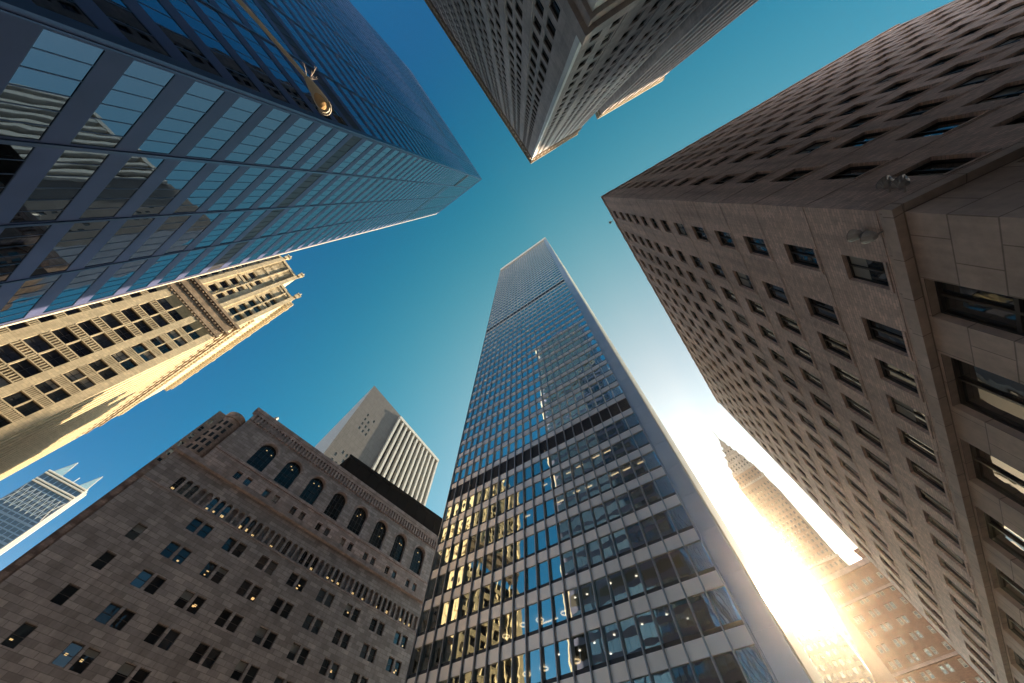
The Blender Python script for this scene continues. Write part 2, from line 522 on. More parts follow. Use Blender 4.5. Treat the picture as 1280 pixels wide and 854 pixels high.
def win_pane(mb, f, a, b, c, e, st, m=0):
    t = 0 if st.get('bare') else st['ft'] * 0.5
    if not st.get('tilt'):
        f.quad(mb, a + t, b - t, c + t, e - t, st['depth'], m)
        return
    n = st.get('nv', 0) + 1                      # panes set a hair out of true, one by one
    w = (b - a - 2 * t) / n
    for i in range(n):
        x0, x1 = a + t + w * i, a + t + w * (i + 1)
        tx, tz = random.uniform(-1, 1) * st['tilt'], random.uniform(-1, 1) * st['tilt']
        d = st['depth']
        pts = [f.p(x0, d - tx - tz, c + t), f.p(x1, d + tx - tz, c + t), f.p(x1, d + tx + tz, e - t), f.p(x0, d - tx + tz, e - t)]
        uv = [(x0, c), (x1, c), (x1, e), (x0, e)]
        pts, uv = f.order(pts, uv)
        mb.poly(pts, uv, m)

def cyl(mb, f, s, d, r, z0, z1, n=16, m=0, r1=None):
    r1 = r if r1 is None else r1
    lo = [f.p(s + r * math.cos(2 * math.pi * i / n), d + r * math.sin(2 * math.pi * i / n), z0) for i in range(n)]
    hi = [f.p(s + r1 * math.cos(2 * math.pi * i / n), d + r1 * math.sin(2 * math.pi * i / n), z1) for i in range(n)]
    for i in range(n):
        j = (i + 1) % n
        mb.poly([lo[i], lo[j], hi[j], hi[i]], [(i * r * .39, z0), ((i + 1) * r * .39, z0), ((i + 1) * r * .39, z1), (i * r * .39, z1)], m)
    mb.poly(hi, None, m); mb.poly(lo[::-1], None, m)
# ------------------------------------------------------------------ ground, roads, pavements
def sheet(name, x0, y0, x1, y1, z, mat):
    mb = MB()
    mb.poly([(x0, y0, z), (x1, y0, z), (x1, y1, z), (x0, y1, z)], None, 0)
    return tag(mb.build(name, mat), kind='structure')
sheet('ground', -3000, -3000, 3000, 3000, 0.0, M_PAVE)
def strip(name, cx, cy, az, l0, l1, w, z, mat):
    u = Vector((math.cos(rad(az)), math.sin(rad(az)))); n = Vector((-u.y, u.x)); c = Vector((cx, cy))
    mb = MB()
    q = [c + u * l0 - n * w / 2, c + u * l1 - n * w / 2, c + u * l1 + n * w / 2, c + u * l0 + n * w / 2]
    mb.poly([(p.x, p.y, z) for p in q], None, 0)
    return tag(mb.build(name, mat), kind='structure')
strip('road', 1.5, 2.0, 53.5, -160, 420, 7.5, 0.004, M_ASPH)
strip('road', 1.5, 2.0, 146.0, -160, 160, 7.0, 0.008, M_ASPH)
mbp = MB()
for i in range(-7, 8):
    u = Vector((math.cos(rad(146)), math.sin(rad(146)))); n = Vector((-u.y, u.x))
    c = Vector((1.5, 2.0)) - n * 9.0 + u * (i * 0.95)
    if abs(i) <= 3:
        q = [c - n * 1.4 - u * 0.25, c - n * 1.4 + u * 0.25, c + n * 1.4 + u * 0.25, c + n * 1.4 - u * 0.25]
        mbp.poly([(p.x, p.y, 0.012) for p in q][::1], None, 0)
tag(mbp.build('road_marking', M_WHITEP), kind='structure')
def pavement(pts):
    mb = MB()
    hi = [(x, y, 0.13) for x, y in pts]; lo = [(x, y, 0.0) for x, y in pts]
    mb.poly(hi, None, 0)
    for i in range(len(pts)):
        j = (i + 1) % len(pts)
        mb.poly([lo[i], lo[j], hi[j], hi[i]], None, 0)
    tag(mb.build('pavement', M_PAVE), kind='structure')
def outset(P, a1, l1, a2, l2, o):
    P = Vector(P); u = Vector((math.cos(rad(a1)), math.sin(rad(a1)))); v = Vector((math.cos(rad(a2)), math.sin(rad(a2))))
    A = P - u * o - v * o
    return [tuple(A), tuple(A + u * (l1 + 2 * o)), tuple(A + u * (l1 + 2 * o) + v * (l2 + 2 * o)), tuple(A + v * (l2 + 2 * o))]
pavement(outset((19.5, 29.35), 144.7, 39.4, 54.7, 30, 3.0))
pavement(outset((-21.25, -7.14), 146, 33.3, -124.7, 61, 3.0))
pavement(outset((3.99, -9.26), -127.3, 48, -29, 37, 2.5))
pavement(outset((13.7, 0.63), 53.9, 49.1, -29.6, 42.7, 2.5))
pavement(outset((-57, 42), 49.5, 58, 139.5, 40, 3.0))

# ------------------------------------------------------------------ centre glass tower
def centre_tower():
    P0 = (18.68, 29.92); AZ = 144.7; H = 248.0; S0, S1 = 1.0, 38.4
    b = Building('glass_skyscraper', 'tall slab skyscraper with beige spandrel bands, thin grey mullions and two dark louvre bands', 'skyscraper', P0)
    f = b.face(P0, AZ)
    zc = lambda i: 15.55 + 4.03 * i
    mech = (7, 27)
    step = (S1 - S0) / 22
    for i in range(-3, 58):
        z = zc(i)
        if i < 57:
            mb = MB(); f.box(mb, S0, S1, 0.0, 0.35, z - 0.6, z + 0.6); mb.build('spandrel_band', M_SPAN, b.root)
        if i >= 56:
            continue
        if i in mech:
            mb = MB()
            f.box(mb, S0, S1, 0.10, 0.30, z + 0.6, zc(i + 1) - 0.6)
            for q in range(7):
                zz = z + 0.75 + q * 0.38
                f.box(mb, S0, S1, 0.03, 0.097, zz, zz + 0.16)
            mb.build('louvre_band', M_DARK, b.root)
            continue
        mb = MB(); f.box(mb, S0, S1, 0.06, 0.30, z + 0.602, z + 0.95); mb.build('sill_band', M_SILLD, b.root)
        st = dict(name='window', depth=0.12, ft=0, bare=True, tilt=0.006, fm=M_MULL, gm=M_G_CLR if i < 7 else M_G_C)
        for j in range(22):
            b.add(f, S0 + step * j + 0.05, S0 + step * (j + 1) - 0.05, z + 0.95, zc(i + 1) - 0.6, st)
    for j in range(23):
        mb = MB(); s = S0 + step * j
        f.box(mb, s - 0.055, s + 0.055, -0.26, 0.15, 0, 241.0)
        mb.build('mullion', M_MULL, b.root)
    for i in range(-3, 8):                       # floors one can look up into
        z = zc(i); mb = MB(); f.box(mb, S0 + 0.05, S1 - 0.05, 0.36, 8.0, z - 0.55, z + 0.55); mb.build('floor_slab', M_CEIL, b.root)
    mb = MB(); f.box(mb, S0, S1, 8.05, 8.4, 0, zc(7)); mb.build('core_wall', M_CEIL, b.root)
    mb = MB()
    f.box(mb, S0, S1, 0.4, 1.0, zc(8) - 0.5, 241.0)            # dark backing behind the mirror glass
    mb.build('backing_wall', M_DARK, b.root)
    mb = MB()
    for i in range(-4, 57):
        f.box(mb, -1.0, 0.86, 0.0, 0.9, zc(i) + 0.02, min(zc(i + 1), 241.0) - 0.02)
    f.box(mb, -0.98, 0.84, 0.03, 0.95, 0, 241)
    f.box(mb, 0.88, 0.98, -0.15, 0.5, 0, 241)
    mb.build('corner_pier', M_PIER, b.root)
    mb = MB()
    f.box(mb, -1.15, S1 + 0.1, -0.3, 25.0, 241.02, H)
    for j in range(23):
        f.box(mb, S0 + step * j - 0.1, S0 + step * j + 0.1, -0.36, -0.3, 241.5, H - 0.4)
    mb.build('roof_cap', M_CAP, b.root)
    g = b.face(f.xy(-1.0), 53.9)
    mb = MB()
    g.quad(mb, 0.9, 25, 0, 241, 0.12)
    mb.build('side_wall', M_SIDEP, b.root)
    for j in range(10):
        mb = MB(); s = 1.0 + j * 2.42
        g.box(mb, s, s + 1.9, -0.12, 0.12, 0, 241)
        mb.build('side_column', M_SIDEP, b.root)
    mb = MB()
    b.close(mb, [f.xy(S1, 0.4), f.xy(S1, 25), f.xy(-0.6, 25)], 1.0, 0, 241, roof=False)
    mb.build('rear_wall', M_PIER, b.root)
    b.finish_windows(100)
    return b, f, zc
CEN, CF, CZC = centre_tower()

def interior_lamps():
    """lamps hung from the office ceilings: (s, z) where each is seen on the glass plane"""
    def at(s, z, row):
        zc = CZC(row + 1) - 0.60
        p = Vector(CF.world(s, 0, z)); e = Vector((0, 0, CZ))
        t = (zc - CZ) / (p.z - CZ)
        q = e + (p - e) * t
        return q
    u = CF.u
    for (s, z, row) in ((21.8, 21.45, 1), (19.7, 21.36, 1), (16.63, 21.16, 1), (24.1, 21.0, 1), (21.5, 17.4, 0), (19.5, 17.4, 0), (16.0, 17.2, 0)):
        q = at(s, z, row)
        r = MB(); n = 20; R = 0.42
        pts = [(q.x + R * math.cos(2 * math.pi * k / n), q.y + R * math.sin(2 * math.pi * k / n), q.z - 0.12) for k in range(n + 1)]
        r.tube(pts, 0.07, 6)
        o = r.build('ring_lamp', M_ROOML)
        tag(o, 'glowing ring ceiling lamp behind the low windows of the beige banded skyscraper', 'lamp', 'ring lamps in the banded skyscraper')
    for (s, z, row) in ((13.3, 38.0, 5), (11.5, 38.2, 5), (8.7, 38.5, 5), (6.9, 38.4, 5), (17.7, 37.9, 5), (15.4, 34.0, 4), (12.75, 34.3, 4), (10.9, 34.2, 4), (6.9, 34.3, 4),
                        (5.2, 34.2, 4), (3.1, 34.2, 4), (21.0, 34.1, 4), (18.6, 20.9, 1)):
        q = at(s, z, row); mb = MB()
        L = 1.1 if row > 1 else 2.4
        a = Vector((q.x, q.y)) - u * L / 2; c = Vector((q.x, q.y)) + u * L / 2
        nn = Vector((-u.y, u.x)) * 0.08
        z0, z1 = q.z - 0.1, q.z - 0.02
        mb.hexa([(a.x - nn.x, a.y - nn.y, z0), (c.x - nn.x, c.y - nn.y, z0), (c.x + nn.x, c.y + nn.y, z0), (a.x + nn.x, a.y + nn.y, z0),
                 (a.x - nn.x, a.y - nn.y, z1), (c.x - nn.x, c.y - nn.y, z1), (c.x + nn.x, c.y + nn.y, z1), (a.x + nn.x, a.y + nn.y, z1)])
        tag(mb.build('strip_lamp', M_ROOML), 'lit ceiling strip lamp behind the dark glass of the beige banded skyscraper', 'lamp', 'strip lamps in the banded skyscraper')
    for (s, z, row) in ((13.8, 22.0, 1), (15.2, 22.1, 1), (17.76, 18.0, 0), (15.5, 17.8, 0), (13.9, 18.0, 0), (12.5, 16.9, 0), (11.8, 18.1, 0), (9.0, 18.2, 0), (11.0, 22.2, 1), (8.2, 22.0, 1), (6.6, 18.3, 0), (5.0, 17.6, 0)):
        q = at(s, z, row); mb = MB()
        mb.tube([(q.x, q.y, q.z - 0.07), (q.x, q.y, q.z - 0.01)], 0.11, 10)
        tag(mb.build('downlight', M_WHITEL), 'small round ceiling downlight behind the lower windows of the beige banded skyscraper', 'lamp', 'downlights in the banded skyscraper')
interior_lamps()

# ------------------------------------------------------------------ blue mirror-glass tower (left)
def blue_tower():
    k = 1.25; P0 = Vector((-17.0, -5.71)); H = 170.0
    b = Building('mirror_glass_tower', 'blue mirror glass office tower reflecting brown buildings, its corner pointing at the sky centre', 'skyscraper', P0 * k)
    f = b.face(P0, 146.0, k); g = b.face(P0, -124.7, k)
    rows = []; z = 4.6
    while z < 39: rows.append((z, z + 2.05)); z += 3.1
    z = 45.0
    while z < 121.0: rows.append((z, z + 2.15)); z += 3.2
    while z < 167: rows.append((z, z + 2.72)); z += 3.05
    mech = (41.75, 43.8)
    rows.append(mech); rows.sort()
    mi = rows.index(mech)
    fb = [(0.45, 6.3), (6.72, 12.95), (13.35, 19.6), (19.98, 26.25)]
    gb = [(0.45 + 6.9 * i, 6.95 + 6.9 * i) for i in range(7)]
    skip = {(0, i) for i, r in enumerate(rows) if r[0] < 16}
    mb = MB()
    st = dict(name='window', depth=0.035, ft=0.035, fd=0.03, nv=5, tm=0.05, tilt=0.003, fm=M_BLUEM, gm=M_G_LG)
    for (face, cols, L, sk) in ((f, fb, 26.6, skip), (g, gb, 48.9, set())):
        for (a, c, lo, hi, ci, ri) in face.wall(mb, 0.12, L - 0.12, 0, H, cols, rows, 0.035, sk):
            if ri == mi:
                lv = MB()
                face.quad(lv, a, c, lo, hi, 0.032)
                for q in range(6):
                    x = a + (c - a) * (q + 0.5) / 6
                    face.box(lv, x - 0.04, x + 0.04, 0.0, 0.03, lo, hi)
                lv.build('louvre', M_DARK, b.root)
            else:
                b.add(face, a, c, lo, hi, st)
        for i in range(1, len(cols)):
            s = (cols[i - 1][1] + cols[i][0]) / 2
            m2 = MB(); face.box(m2, s - 0.11, s + 0.11, -0.07, 0.0, 0, H - 0.5); m2.build('mullion', M_BLUEM, b.root)
    mb.build('spandrel_wall', M_BLUEP, b.root)
    tr = MB()
    f.box(tr, -0.05, 0.12, -0.05, 0.4, 0, H); f.box(tr, 0.26, 0.34, -0.04, 0.0, 0, H)
    tr.build('corner_trim', M_BLUEM, b.root)
    tr = MB(); f.box(tr, 26.48, 26.75, -0.10, 0.3, 0, H); tr.build('edge_trim', M_EDGE, b.root)
    for (face, a, c, lo, hi) in ((f, 0.5, 6.6, 126.0, 130.0), (f, 7.2, 26.0, 114.6, 115.6), (g, 14.0, 27.0, 131.0, 132.3)):
        m2 = MB(); face.box(m2, a, c, -0.04, 0.0, lo, hi); m2.build('louvre_strip', M_DARK, b.root)
    m2 = MB(); f.box(m2, -0.12, 26.7, -0.08, 0.4, H - 0.6, H + 0.2); g.box(m2, 0.4, 49, -0.08, 0.4, H - 0.6, H + 0.2); m2.build('parapet', M_BLUEP, b.root)
    m2 = MB(); A = f.xy(26.6); B = g.xy(48.9); b.close(m2, [A, A + (B - P0), B, P0], k, 0, H - 0.3, roof=True, sides=False)
    b.close(m2, [A, A + (B - P0), B], k, 0, H - 0.3, roof=False)
    m2.build('rear_wall', M_BLUEP, b.root)
    b.finish_windows(100)
blue_tower()

# ------------------------------------------------------------------ grey stone tower (top)
def stone_tower():
    k = 0.8; P0 = Vector((4.99, -11.57)); H = 150.0
    b = Building('stone_tower', 'grey stone tower with paired windows, pale corner strip and heavy lower cornice', 'skyscraper', P0 * k)
    f = b.face(P0, -127.3, k); g = b.face(P0, -29.0, k)
    rows = [(37.6 + 3.6 * i, 39.9 + 3.6 * i) for i in range(28)]
    low = [(4.0 + 4.6 * i, 7.0 + 4.6 * i) for i in range(5)]
    rows = low + rows
    fc = []
    for i in range(11):
        fc += [(2.7 + 5.05 * i, 4.05 + 5.05 * i), (4.6 + 5.05 * i, 5.95 + 5.05 * i)]
    gc = [(1.5, 2.45), (3.4, 4.35), (6.4, 7.35), (8.3, 9.25), (11.3, 12.25), (13.2, 14.15), (16.0, 16.9), (17.5, 18.4)]
    st = dict(name='window', depth=0.22, ft=0.07, nh=1, fm=M_FRAME, gm=[M_G_DARK, M_G_DARK, M_G_DARK2], blind=0.1)
    mb = MB()
    for face, cols, L in ((f, fc, 60.0), (g, gc, 19.5)):
        for (a, c, lo, hi, ci, ri) in face.wall(mb, 0, L, 0, H, cols, rows, 0.22):
            b.add(face, a, c, lo, hi, st)
    A = f.xy(60); B = g.xy(19.5)
    b.close(mb, [A, A + (B - P0), B], k, 0, H)
    b.close(mb, [P0, A, A + (B - P0), B], k, 0, H - 0.2, sides=False)
    mb.build('wall', M_DARKST, b.root)
    for face, cols, L in ((f, fc, 60.0), (g, gc, 19.5)):          # piers between the window pairs
        s = 0.0
        ends = [0.0] + [cols[i][1] for i in range(1, len(cols), 2)]
        starts = [cols[i][0] for i in range(0, len(cols), 2)] + [L]
        for e, q in zip(ends, starts):
            if q - e > 0.3:
                m2 = MB(); face.box(m2, e + 0.22, q - 0.22, -0.08, 0.0, 34.2, 138.0); m2.build('pier', M_DARKST, b.root)
        for (a, c) in cols:
            pass
    sl = MB()
    for face, cols in ((f, fc), (g, gc)):
        for (a, c) in cols:
            for (lo, hi) in rows[5:]:
                face.box(sl, a - 0.06, c + 0.06, -0.03, 0.0, lo - 0.22, lo)
    sl.build('sills', M_DARKST, b.root, kind='stuff')
    m2 = MB()
    f.box(m2, -0.22, 0.34, -0.22, 0.3, 34.4, 145.0)
    m2.build('corner_strip', M_CREAMST, b.root)
    def corn(name, z0, z1, out, mat, both=True):
        m3 = MB()
        f.box(m3, -out, 60.3, -out, 0.0, z0, z1); g.box(m3, 0.0, 19.6, -out, 0.0, z0, z1)
        m3.build(name, mat, b.root)
    corn('lower_cornice', 32.6, 34.2, 0.9, M_DARKST); corn('lower_cornice', 31.4, 32.6, 0.55, M_DARKST); corn('lower_frieze', 29.0, 31.4, 0.25, M_CREAMST)
    corn('attic_band', 138.2, 139.2, 0.35, M_GOTHB); corn('upper_cornice', 147.2, 148.4, 0.5, M_GOTHB); corn('upper_cornice', 148.4, 150.3, 0.85, M_PALE)
    m3 = MB()
    for i in range(40): f.box(m3, 0.6 + i * 1.5, 1.3 + i * 1.5, -0.45, 0.0, 140.0, 146.6)
    for i in range(13): g.box(m3, 0.6 + i * 1.5, 1.3 + i * 1.5, -0.45, 0.0, 140.0, 146.6)
    m3.build('attic_pilasters', M_GOTHB, b.root)
    # recessed link and the second wing further along the same street front
    m4 = MB()
    r = b.face(g.xy(19.5, 6.0), -29, k)
    r.quad(m4, 0, 5, 0, 118, 0)
    b.close(m4, [r.xy(0), r.xy(5), r.xy(5, 20), r.xy(0, 20)], k, 0, 118, sides=False)
    h = b.face(g.xy(24.4), -27.5, k)
    hr = [(6 + 4.2 * i, 8.6 + 4.2 * i) for i in range(28)]
    hc = [(1.2 + 2.6 * i, 2.6 + 2.6 * i) for i in range(7)]
    st2 = dict(st, name='wing_window')
    for (a, c, lo, hi, ci, ri) in h.wall(m4, 0, 20.6, 0, 131.8, hc, hr, 0.5):
        b.add(h, a, c, lo, hi, st2)
    b.close(m4, [h.xy(20.6), h.xy(20.6, 25), h.xy(0, 25), h.xy(0)], k, 0, 131.8)
    m4.build('wing_wall', M_DARKST, b.root)
    for i in range(8):
        m5 = MB(); h.box(m5, 0.1 + 2.6 * i, 0.9 + 2.6 * i, -0.4, 0.0, 10, 129.0); m5.build('wing_pier', M_DARKST, b.root)
    m5 = MB(); h.box(m5, -0.5, 21.0, -0.6, 1.0, 129.2, 130.6); h.box(m5, -0.8, 21.3, -0.9, 1.0, 130.6, 132.4); m5.build('wing_cornice', M_PALE, b.root)
    b.finish_windows(100)
stone_tower()

# ------------------------------------------------------------------ brown brick block (right)
def brick_block():
    k = 0.6; P0 = Vector((22.83, 1.05)); H = 100.0
    b = Building('brick_office_block', 'brown brick office block with rows of recessed windows above a stone base and ledge', 'building', P0 * k)
    f = b.face(P0, 53.9, k); g = b.face(P0, -29.6, k)
    tops = [28.35, 34.5, 40.75, 46.7, 52.9, 59.0, 64.5, 69.8, 75.2, 80.5, 85.6, 91.0, 96.9]
    rows = [(t - (3.35 if t < 30 else 3.6 if t < 62 else 2.9), t) for t in tops]
    fc = [(4.15, 6.45)] + [(10.55 - 1.6 + 4.72 * i, 12.95 - 1.6 + 4.72 * i) for i in range(16)]
    fc = [(4.15, 6.6)] + [(10.5 + 4.72 * i, 13.25 + 4.72 * i) for i in range(15)]
    gc = [(4.2, 6.8)] + [(10.2 + 4.72 * i, 13.4 + 4.72 * i) for i in range(13)]
    st = dict(name='window', depth=0.42, ft=0.12, nv=1, tm=0.16, fd=0.12, fm=M_FRAME, gm=[M_G_DARK, M_G_DARK2], blind=0.22)
    mb = MB()
    for face, cols, L in ((f, fc, 82.0), (g, gc, 71.3)):
        for (a, c, lo, hi, ci, ri) in face.wall(mb, 0, L, 23.6, H, cols, rows, 0.42):
            b.add(face, a, c, lo, hi, st)
    A = f.xy(82); B = g.xy(71.3)
    b.close(mb, [A, A + (B - P0), B], k, 0, H)
    b.close(mb, [P0, A, A + (B - P0), B], k, 0, H - 0.5, sides=False)
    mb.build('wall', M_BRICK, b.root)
    sl = MB()
    for face, cols in ((f, fc), (g, gc)):
        L = 82.0 if face is f else 71.3
        for (lo, hi) in rows:
            face.box(sl, 0.0 if face is f else 0.0, L, -0.035, 0.0, lo - 0.36, lo - 0.24)
            for (a, c) in cols:
                face.box(sl, a - 0.12, c + 0.12, -0.09, 0.0, lo - 0.2, lo - 0.002)
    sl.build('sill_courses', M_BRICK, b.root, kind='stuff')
    cp = MB(); f.box(cp, -0.25, 82.2, -0.25, 0.6, H - 0.7, H + 0.15); g.box(cp, 0.6, 71.5, -0.25, 0.6, H - 0.7, H + 0.15)
    rnd = random.Random(4)
    for face, L in ((f, 82), (g, 71)):
        s = 1.5
        while s < L - 3:
            w = rnd.uniform(1.2, 2.2)
            face.box(cp, s, s + w, -0.25, 0.5, H + 0.15, H + rnd.uniform(0.4, 0.75)); s += w + rnd.uniform(1.6, 2.6)
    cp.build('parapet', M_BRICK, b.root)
    lg = MB()
    for (z0, z1, o) in ((22.95, 23.6, 0.55), (23.6, 24.1, 0.28)):
        f.box(lg, -o, 82, -o, 0.0, z0, z1); g.box(lg, 0.0, 71.3, -o, 0.0, z0, z1)
    lg.build('ledge', M_LOWPAN, b.root)
    lw = MB()
    fl = [(4.8, 8.0)] + [(11.3 + 9.2 * i, 16.8 + 9.2 * i) for i in range(7)]
    gl = [(5.2, 9.2)] + [(12.5 + 9.2 * i, 18.0 + 9.2 * i) for i in range(6)]
    st2 = dict(name='tall_window', depth=0.7, ft=0.16, nv=1, nh=4, tm=0.2, fd=0.2, fm=M_FRAME, gm=M_G_DARK2)
    for face, cols, L in ((f, fl, 82.0), (g, gl, 71.3)):
        for (a, c, lo, hi, ci, ri) in face.wall(lw, 0, L, 0, 22.95, cols, [(4.0, 22.7)], 0.7):
            b.add(face, a, c, lo, hi, st2)
    lw.build('base_wall', M_LOWPAN, b.root)
    rt = MB()                                    # unseen mass added on the block to shade the stone tower
    o = f.xy(0) * k; U = Vector((f.u.x, f.u.y)); V = Vector((g.u.x, g.u.y))
    def rp(a, c, z):
        q = o + U * a + V * c
        return (q.x - b.base[0], q.y - b.base[1], z)
    c4 = [(10, 12), (46, 12), (46, 40), (10, 40)]
    for i in range(4):
        (a0, c0), (a1, c1) = c4[i], c4[(i + 1) % 4]
        rt.poly([rp(a0, c0, 59), rp(a1, c1, 59), rp(a1, c1, 107), rp(a0, c0, 107)])
    rt.poly([rp(a, c, 107) for a, c in c4])
    rt.build('unseen_shade_tower', M_BRICK, b.root)
    b.finish_windows(100)
    return f, g
RF, RG = brick_block()

def floodlight(face, s, z, label):
    base = face.world(s, 0, z)
    root = bpy.data.objects.new('floodlight', None); COL.objects.link(root); root.location = base
    tag(root, label, 'floodlight', 'floodlights by the ledge corner')
    o2 = Vector((-face.n.x, -face.n.y, 0)); uu = Vector((face.u.x, face.u.y, 0))
    m = MB(); m.tube([tuple(o2 * 0.0), tuple(o2 * 0.30)], 0.035, 8); m.build('bracket', M_LEAD, root)
    m = MB(); c = o2 * 0.34
    m.tube([tuple(c + Vector((0, 0, -0.10)) + o2 * 0.0), tuple(c + Vector((0, 0, 0.02))), tuple(c + Vector((0, 0, 0.22)) + o2 * 0.08)], [0.10, 0.20, 0.27], 14)
    m.build('housing', M_LEAD, root, smooth=False)
    m = MB(); c2 = c + Vector((0, 0, 0.225)) + o2 * 0.082
    m.tube([tuple(c2), tuple(c2 + Vector((0, 0, 0.02)) + o2 * 0.008)], [0.25, 0.25], 14); m.build('lens', M_G_DARK2, root)
floodlight(RF, 1.55, 25.55, 'upper floodlight on the window side of the brick wall, just above the ledge')
floodlight(RF, 1.55, 24.55, 'lower floodlight on the window side of the brick wall, almost touching the ledge')
floodlight(RG, 2.2, 26.15, 'floodlight on the shaded brick face, the one farther from the ledge')
floodlight(RG, 2.2, 25.2, 'floodlight on the shaded brick face, the one nearer the ledge')

# ------------------------------------------------------------------ sunlit gothic tower (left)
def pinnacle(mb, f, s, d, z, h, w):
    f.box(mb, s - w / 2, s + w / 2, d - w / 2, d + w / 2, z, z + h * 0.45)
    f.box(mb, s - w * 0.7, s + w * 0.7, d - w * 0.7, d + w * 0.7, z + h * 0.45, z + h * 0.55)
    cyl(mb, f, s, d, w * 0.5, z + h * 0.55, z + h, 6, 0, 0.05)

def gothic_tower():
    k = 0.65; G0 = Vector((-120.52, 56.28))
    b = Building('gothic_tower', 'sunlit cream gothic tower with dark bays, slatted spandrel panels and a pinnacled crown', 'skyscraper', G0 * k)
    f = b.face(G0, 65.0, k)
    C = f.xy(-3.4)
    g = b.face(C, 148.9, k)
    Z1 = 121.0                                       # foot of the cornice belt
    bays = [(-23.3, -18.85, 0), (-18.45, -14.1, 0), (-11.8, -8.95, 0), (-8.6, -5.75, 0), (-33.0, -29.6, 0), (-29.2, -26.0, 0), (-42.0, -39.0, 0), (-38.6, -35.4, 0)]
    bays.sort()
    per = 5.84
    rows = []
    z = 71.2 - per * 10 + 1.15
    while z + 3.6 < Z1 - 0.4:
        rows.append((z, z + per - 2.3)); z += per
    mb = MB()
    # front: piers full height, slots between them hold the windows
    sl = [(a, c) for a, c, _ in bays]
    s = -46.0
    for (a, c) in sl:
        f.quad(mb, s, a, 0, Z1); f.quad(mb, a, c, 0, rows[0][0] - 2.3)
        f.reveal(mb, a, c, rows[0][0] - 2.3, Z1, 0.85)
        s = c
    f.quad(mb, s, -3.4, 0, Z1)
    st = dict(name='window', depth=0.75, ft=0.14, nh=1, nv=1, tm=0.1, fd=0.12, fm=M_FRAME, gm=[M_G_DARK, M_G_DARK2], blind=0.2)
    for (a, c) in sl:
        for (lo, hi) in rows:
            b.add(f, a, c, lo, hi, st)
            if a < -34:
                continue
            sp = MB()
            z0 = lo - 2.3
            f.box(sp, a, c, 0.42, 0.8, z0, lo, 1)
            f.box(sp, a, c, -0.05, 0.42, z0 + 1.95, z0 + 2.3); f.box(sp, a, c, -0.02, 0.42, z0, z0 + 0.25)
            n = 6
            for q in range(n):
                x = a + (c - a) * (q + 0.5) / n
                f.box(sp, x - 0.13, x + 0.13, 0.0, 0.42, z0 + 0.25, z0 + 1.95)
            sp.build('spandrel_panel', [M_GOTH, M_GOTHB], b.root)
    # sunlit flank
    L = 104.0
    cols = [(4.0 + 5.0 * i, 6.0 + 5.0 * i) for i in range(20)]
    rows2 = [(r[0], r[1] - 0.6) for r in rows] + [(126.0 + 5.6 * i, 129.0 + 5.6 * i) for i in range(7)]
    st2 = dict(name='flank_window', depth=0.5, ft=0.12, nh=1, fm=M_FRAME, gm=M_G_DARK2)
    for (a, c, lo, hi, ci, ri) in g.wall(mb, 0, L, 0, 168.5, cols, rows2, 0.5):
        b.add(g, a, c, lo, hi, st2)
    b.close(mb, [g.xy(L), f.xy(-46) + g.u * L, f.xy(-46)], k, 0, Z1)
    b.close(mb, [C, g.xy(L), f.xy(-46) + g.u * L, f.xy(-46)], k, 0, 168, sides=False)
    # crown: set just behind the belt cornice, three steps
    for (s0, s1, zt) in ((-46.0, -24.6, 184.0), (-24.6, -13.0, 184.5), (-13.0, -3.4, 171.0)):
        cr = [(s0 + 1.6, s0 + 4.6), (s0 + 5.0, s0 + 8.0)] if s1 - s0 < 15 else [(s0 + 1.6 + 5 * i, s0 + 4.6 + 5 * i) for i in range(4)]
        cw = [(c0, min(c1, s1 - 0.8)) for c0, c1 in cr]
        n = int((zt - 135) // 5.6)
        rr = [(134.5 + 5.6 * i, 138.2 + 5.6 * i) for i in range(n)]
        st3 = dict(st, name='crown_window', depth=0.8)
        for (a, c, lo, hi, ci, ri) in f.wall(mb, s0, s1, Z1, zt, cw, rr, 0.8):
            b.add(f, a, c, lo, hi, st3)
        b.close(mb, [f.xy(s0), f.xy(s1), f.xy(s1) + g.u * 12, f.xy(s0) + g.u * 12, f.xy(s0)], k, Z1 + 40, zt)
    mb.build('wall', M_GOTH, b.root)
    # belt cornices
    for (z0, z1, o, mat, nm) in ((Z1, Z1 + 1.2, 0.5, M_GOTHB, 'belt_cornice'), (Z1 + 4.2, Z1 + 5.2, 0.9, M_GOTHB, 'belt_cornice'), (Z1 + 9.6, Z1 + 11.0, 1.1, M_GOTHB, 'belt_cornice')):
        m = MB(); f.box(m, -46, -3.4 + o, -o, 0.0, z0, z1); g.box(m, 0.0, L, -o * 0.8, 0.0, z0, z1)
        for i in range(30): f.box(m, -45 + i * 1.4, -44.4 + i * 1.4, -o * 0.8, 0.0, z0 - 0.9, z0)
        m.build(nm, mat, b.root)
    m = MB()
    for (a, c) in sl:
        f.box(m, a, c, 0.35, 1.0, Z1 + 1.2, Z1 + 4.2)
    f.box(m, -46, -3.4, -0.12, 0.0, Z1 + 1.2, Z1 + 9.6)
    m.build('belt_frieze', M_GOTHB, b.root)
    for s in (-45.2, -34.4, -24.9, -13.6, -4.4):            # crown piers with pinnacles
        zt = 184 if s < -13 else 171
        m = MB(); f.box(m, s - 0.9, s + 0.9, -0.55, 0.0, Z1 + 11, zt + 1.5); m.build('crown_pier', M_GOTH, b.root)
        m = MB(); pinnacle(m, f, s, -0.5, zt + 1.5, 7.0, 1.7); m.build('pinnacle', M_GOTH, b.root)
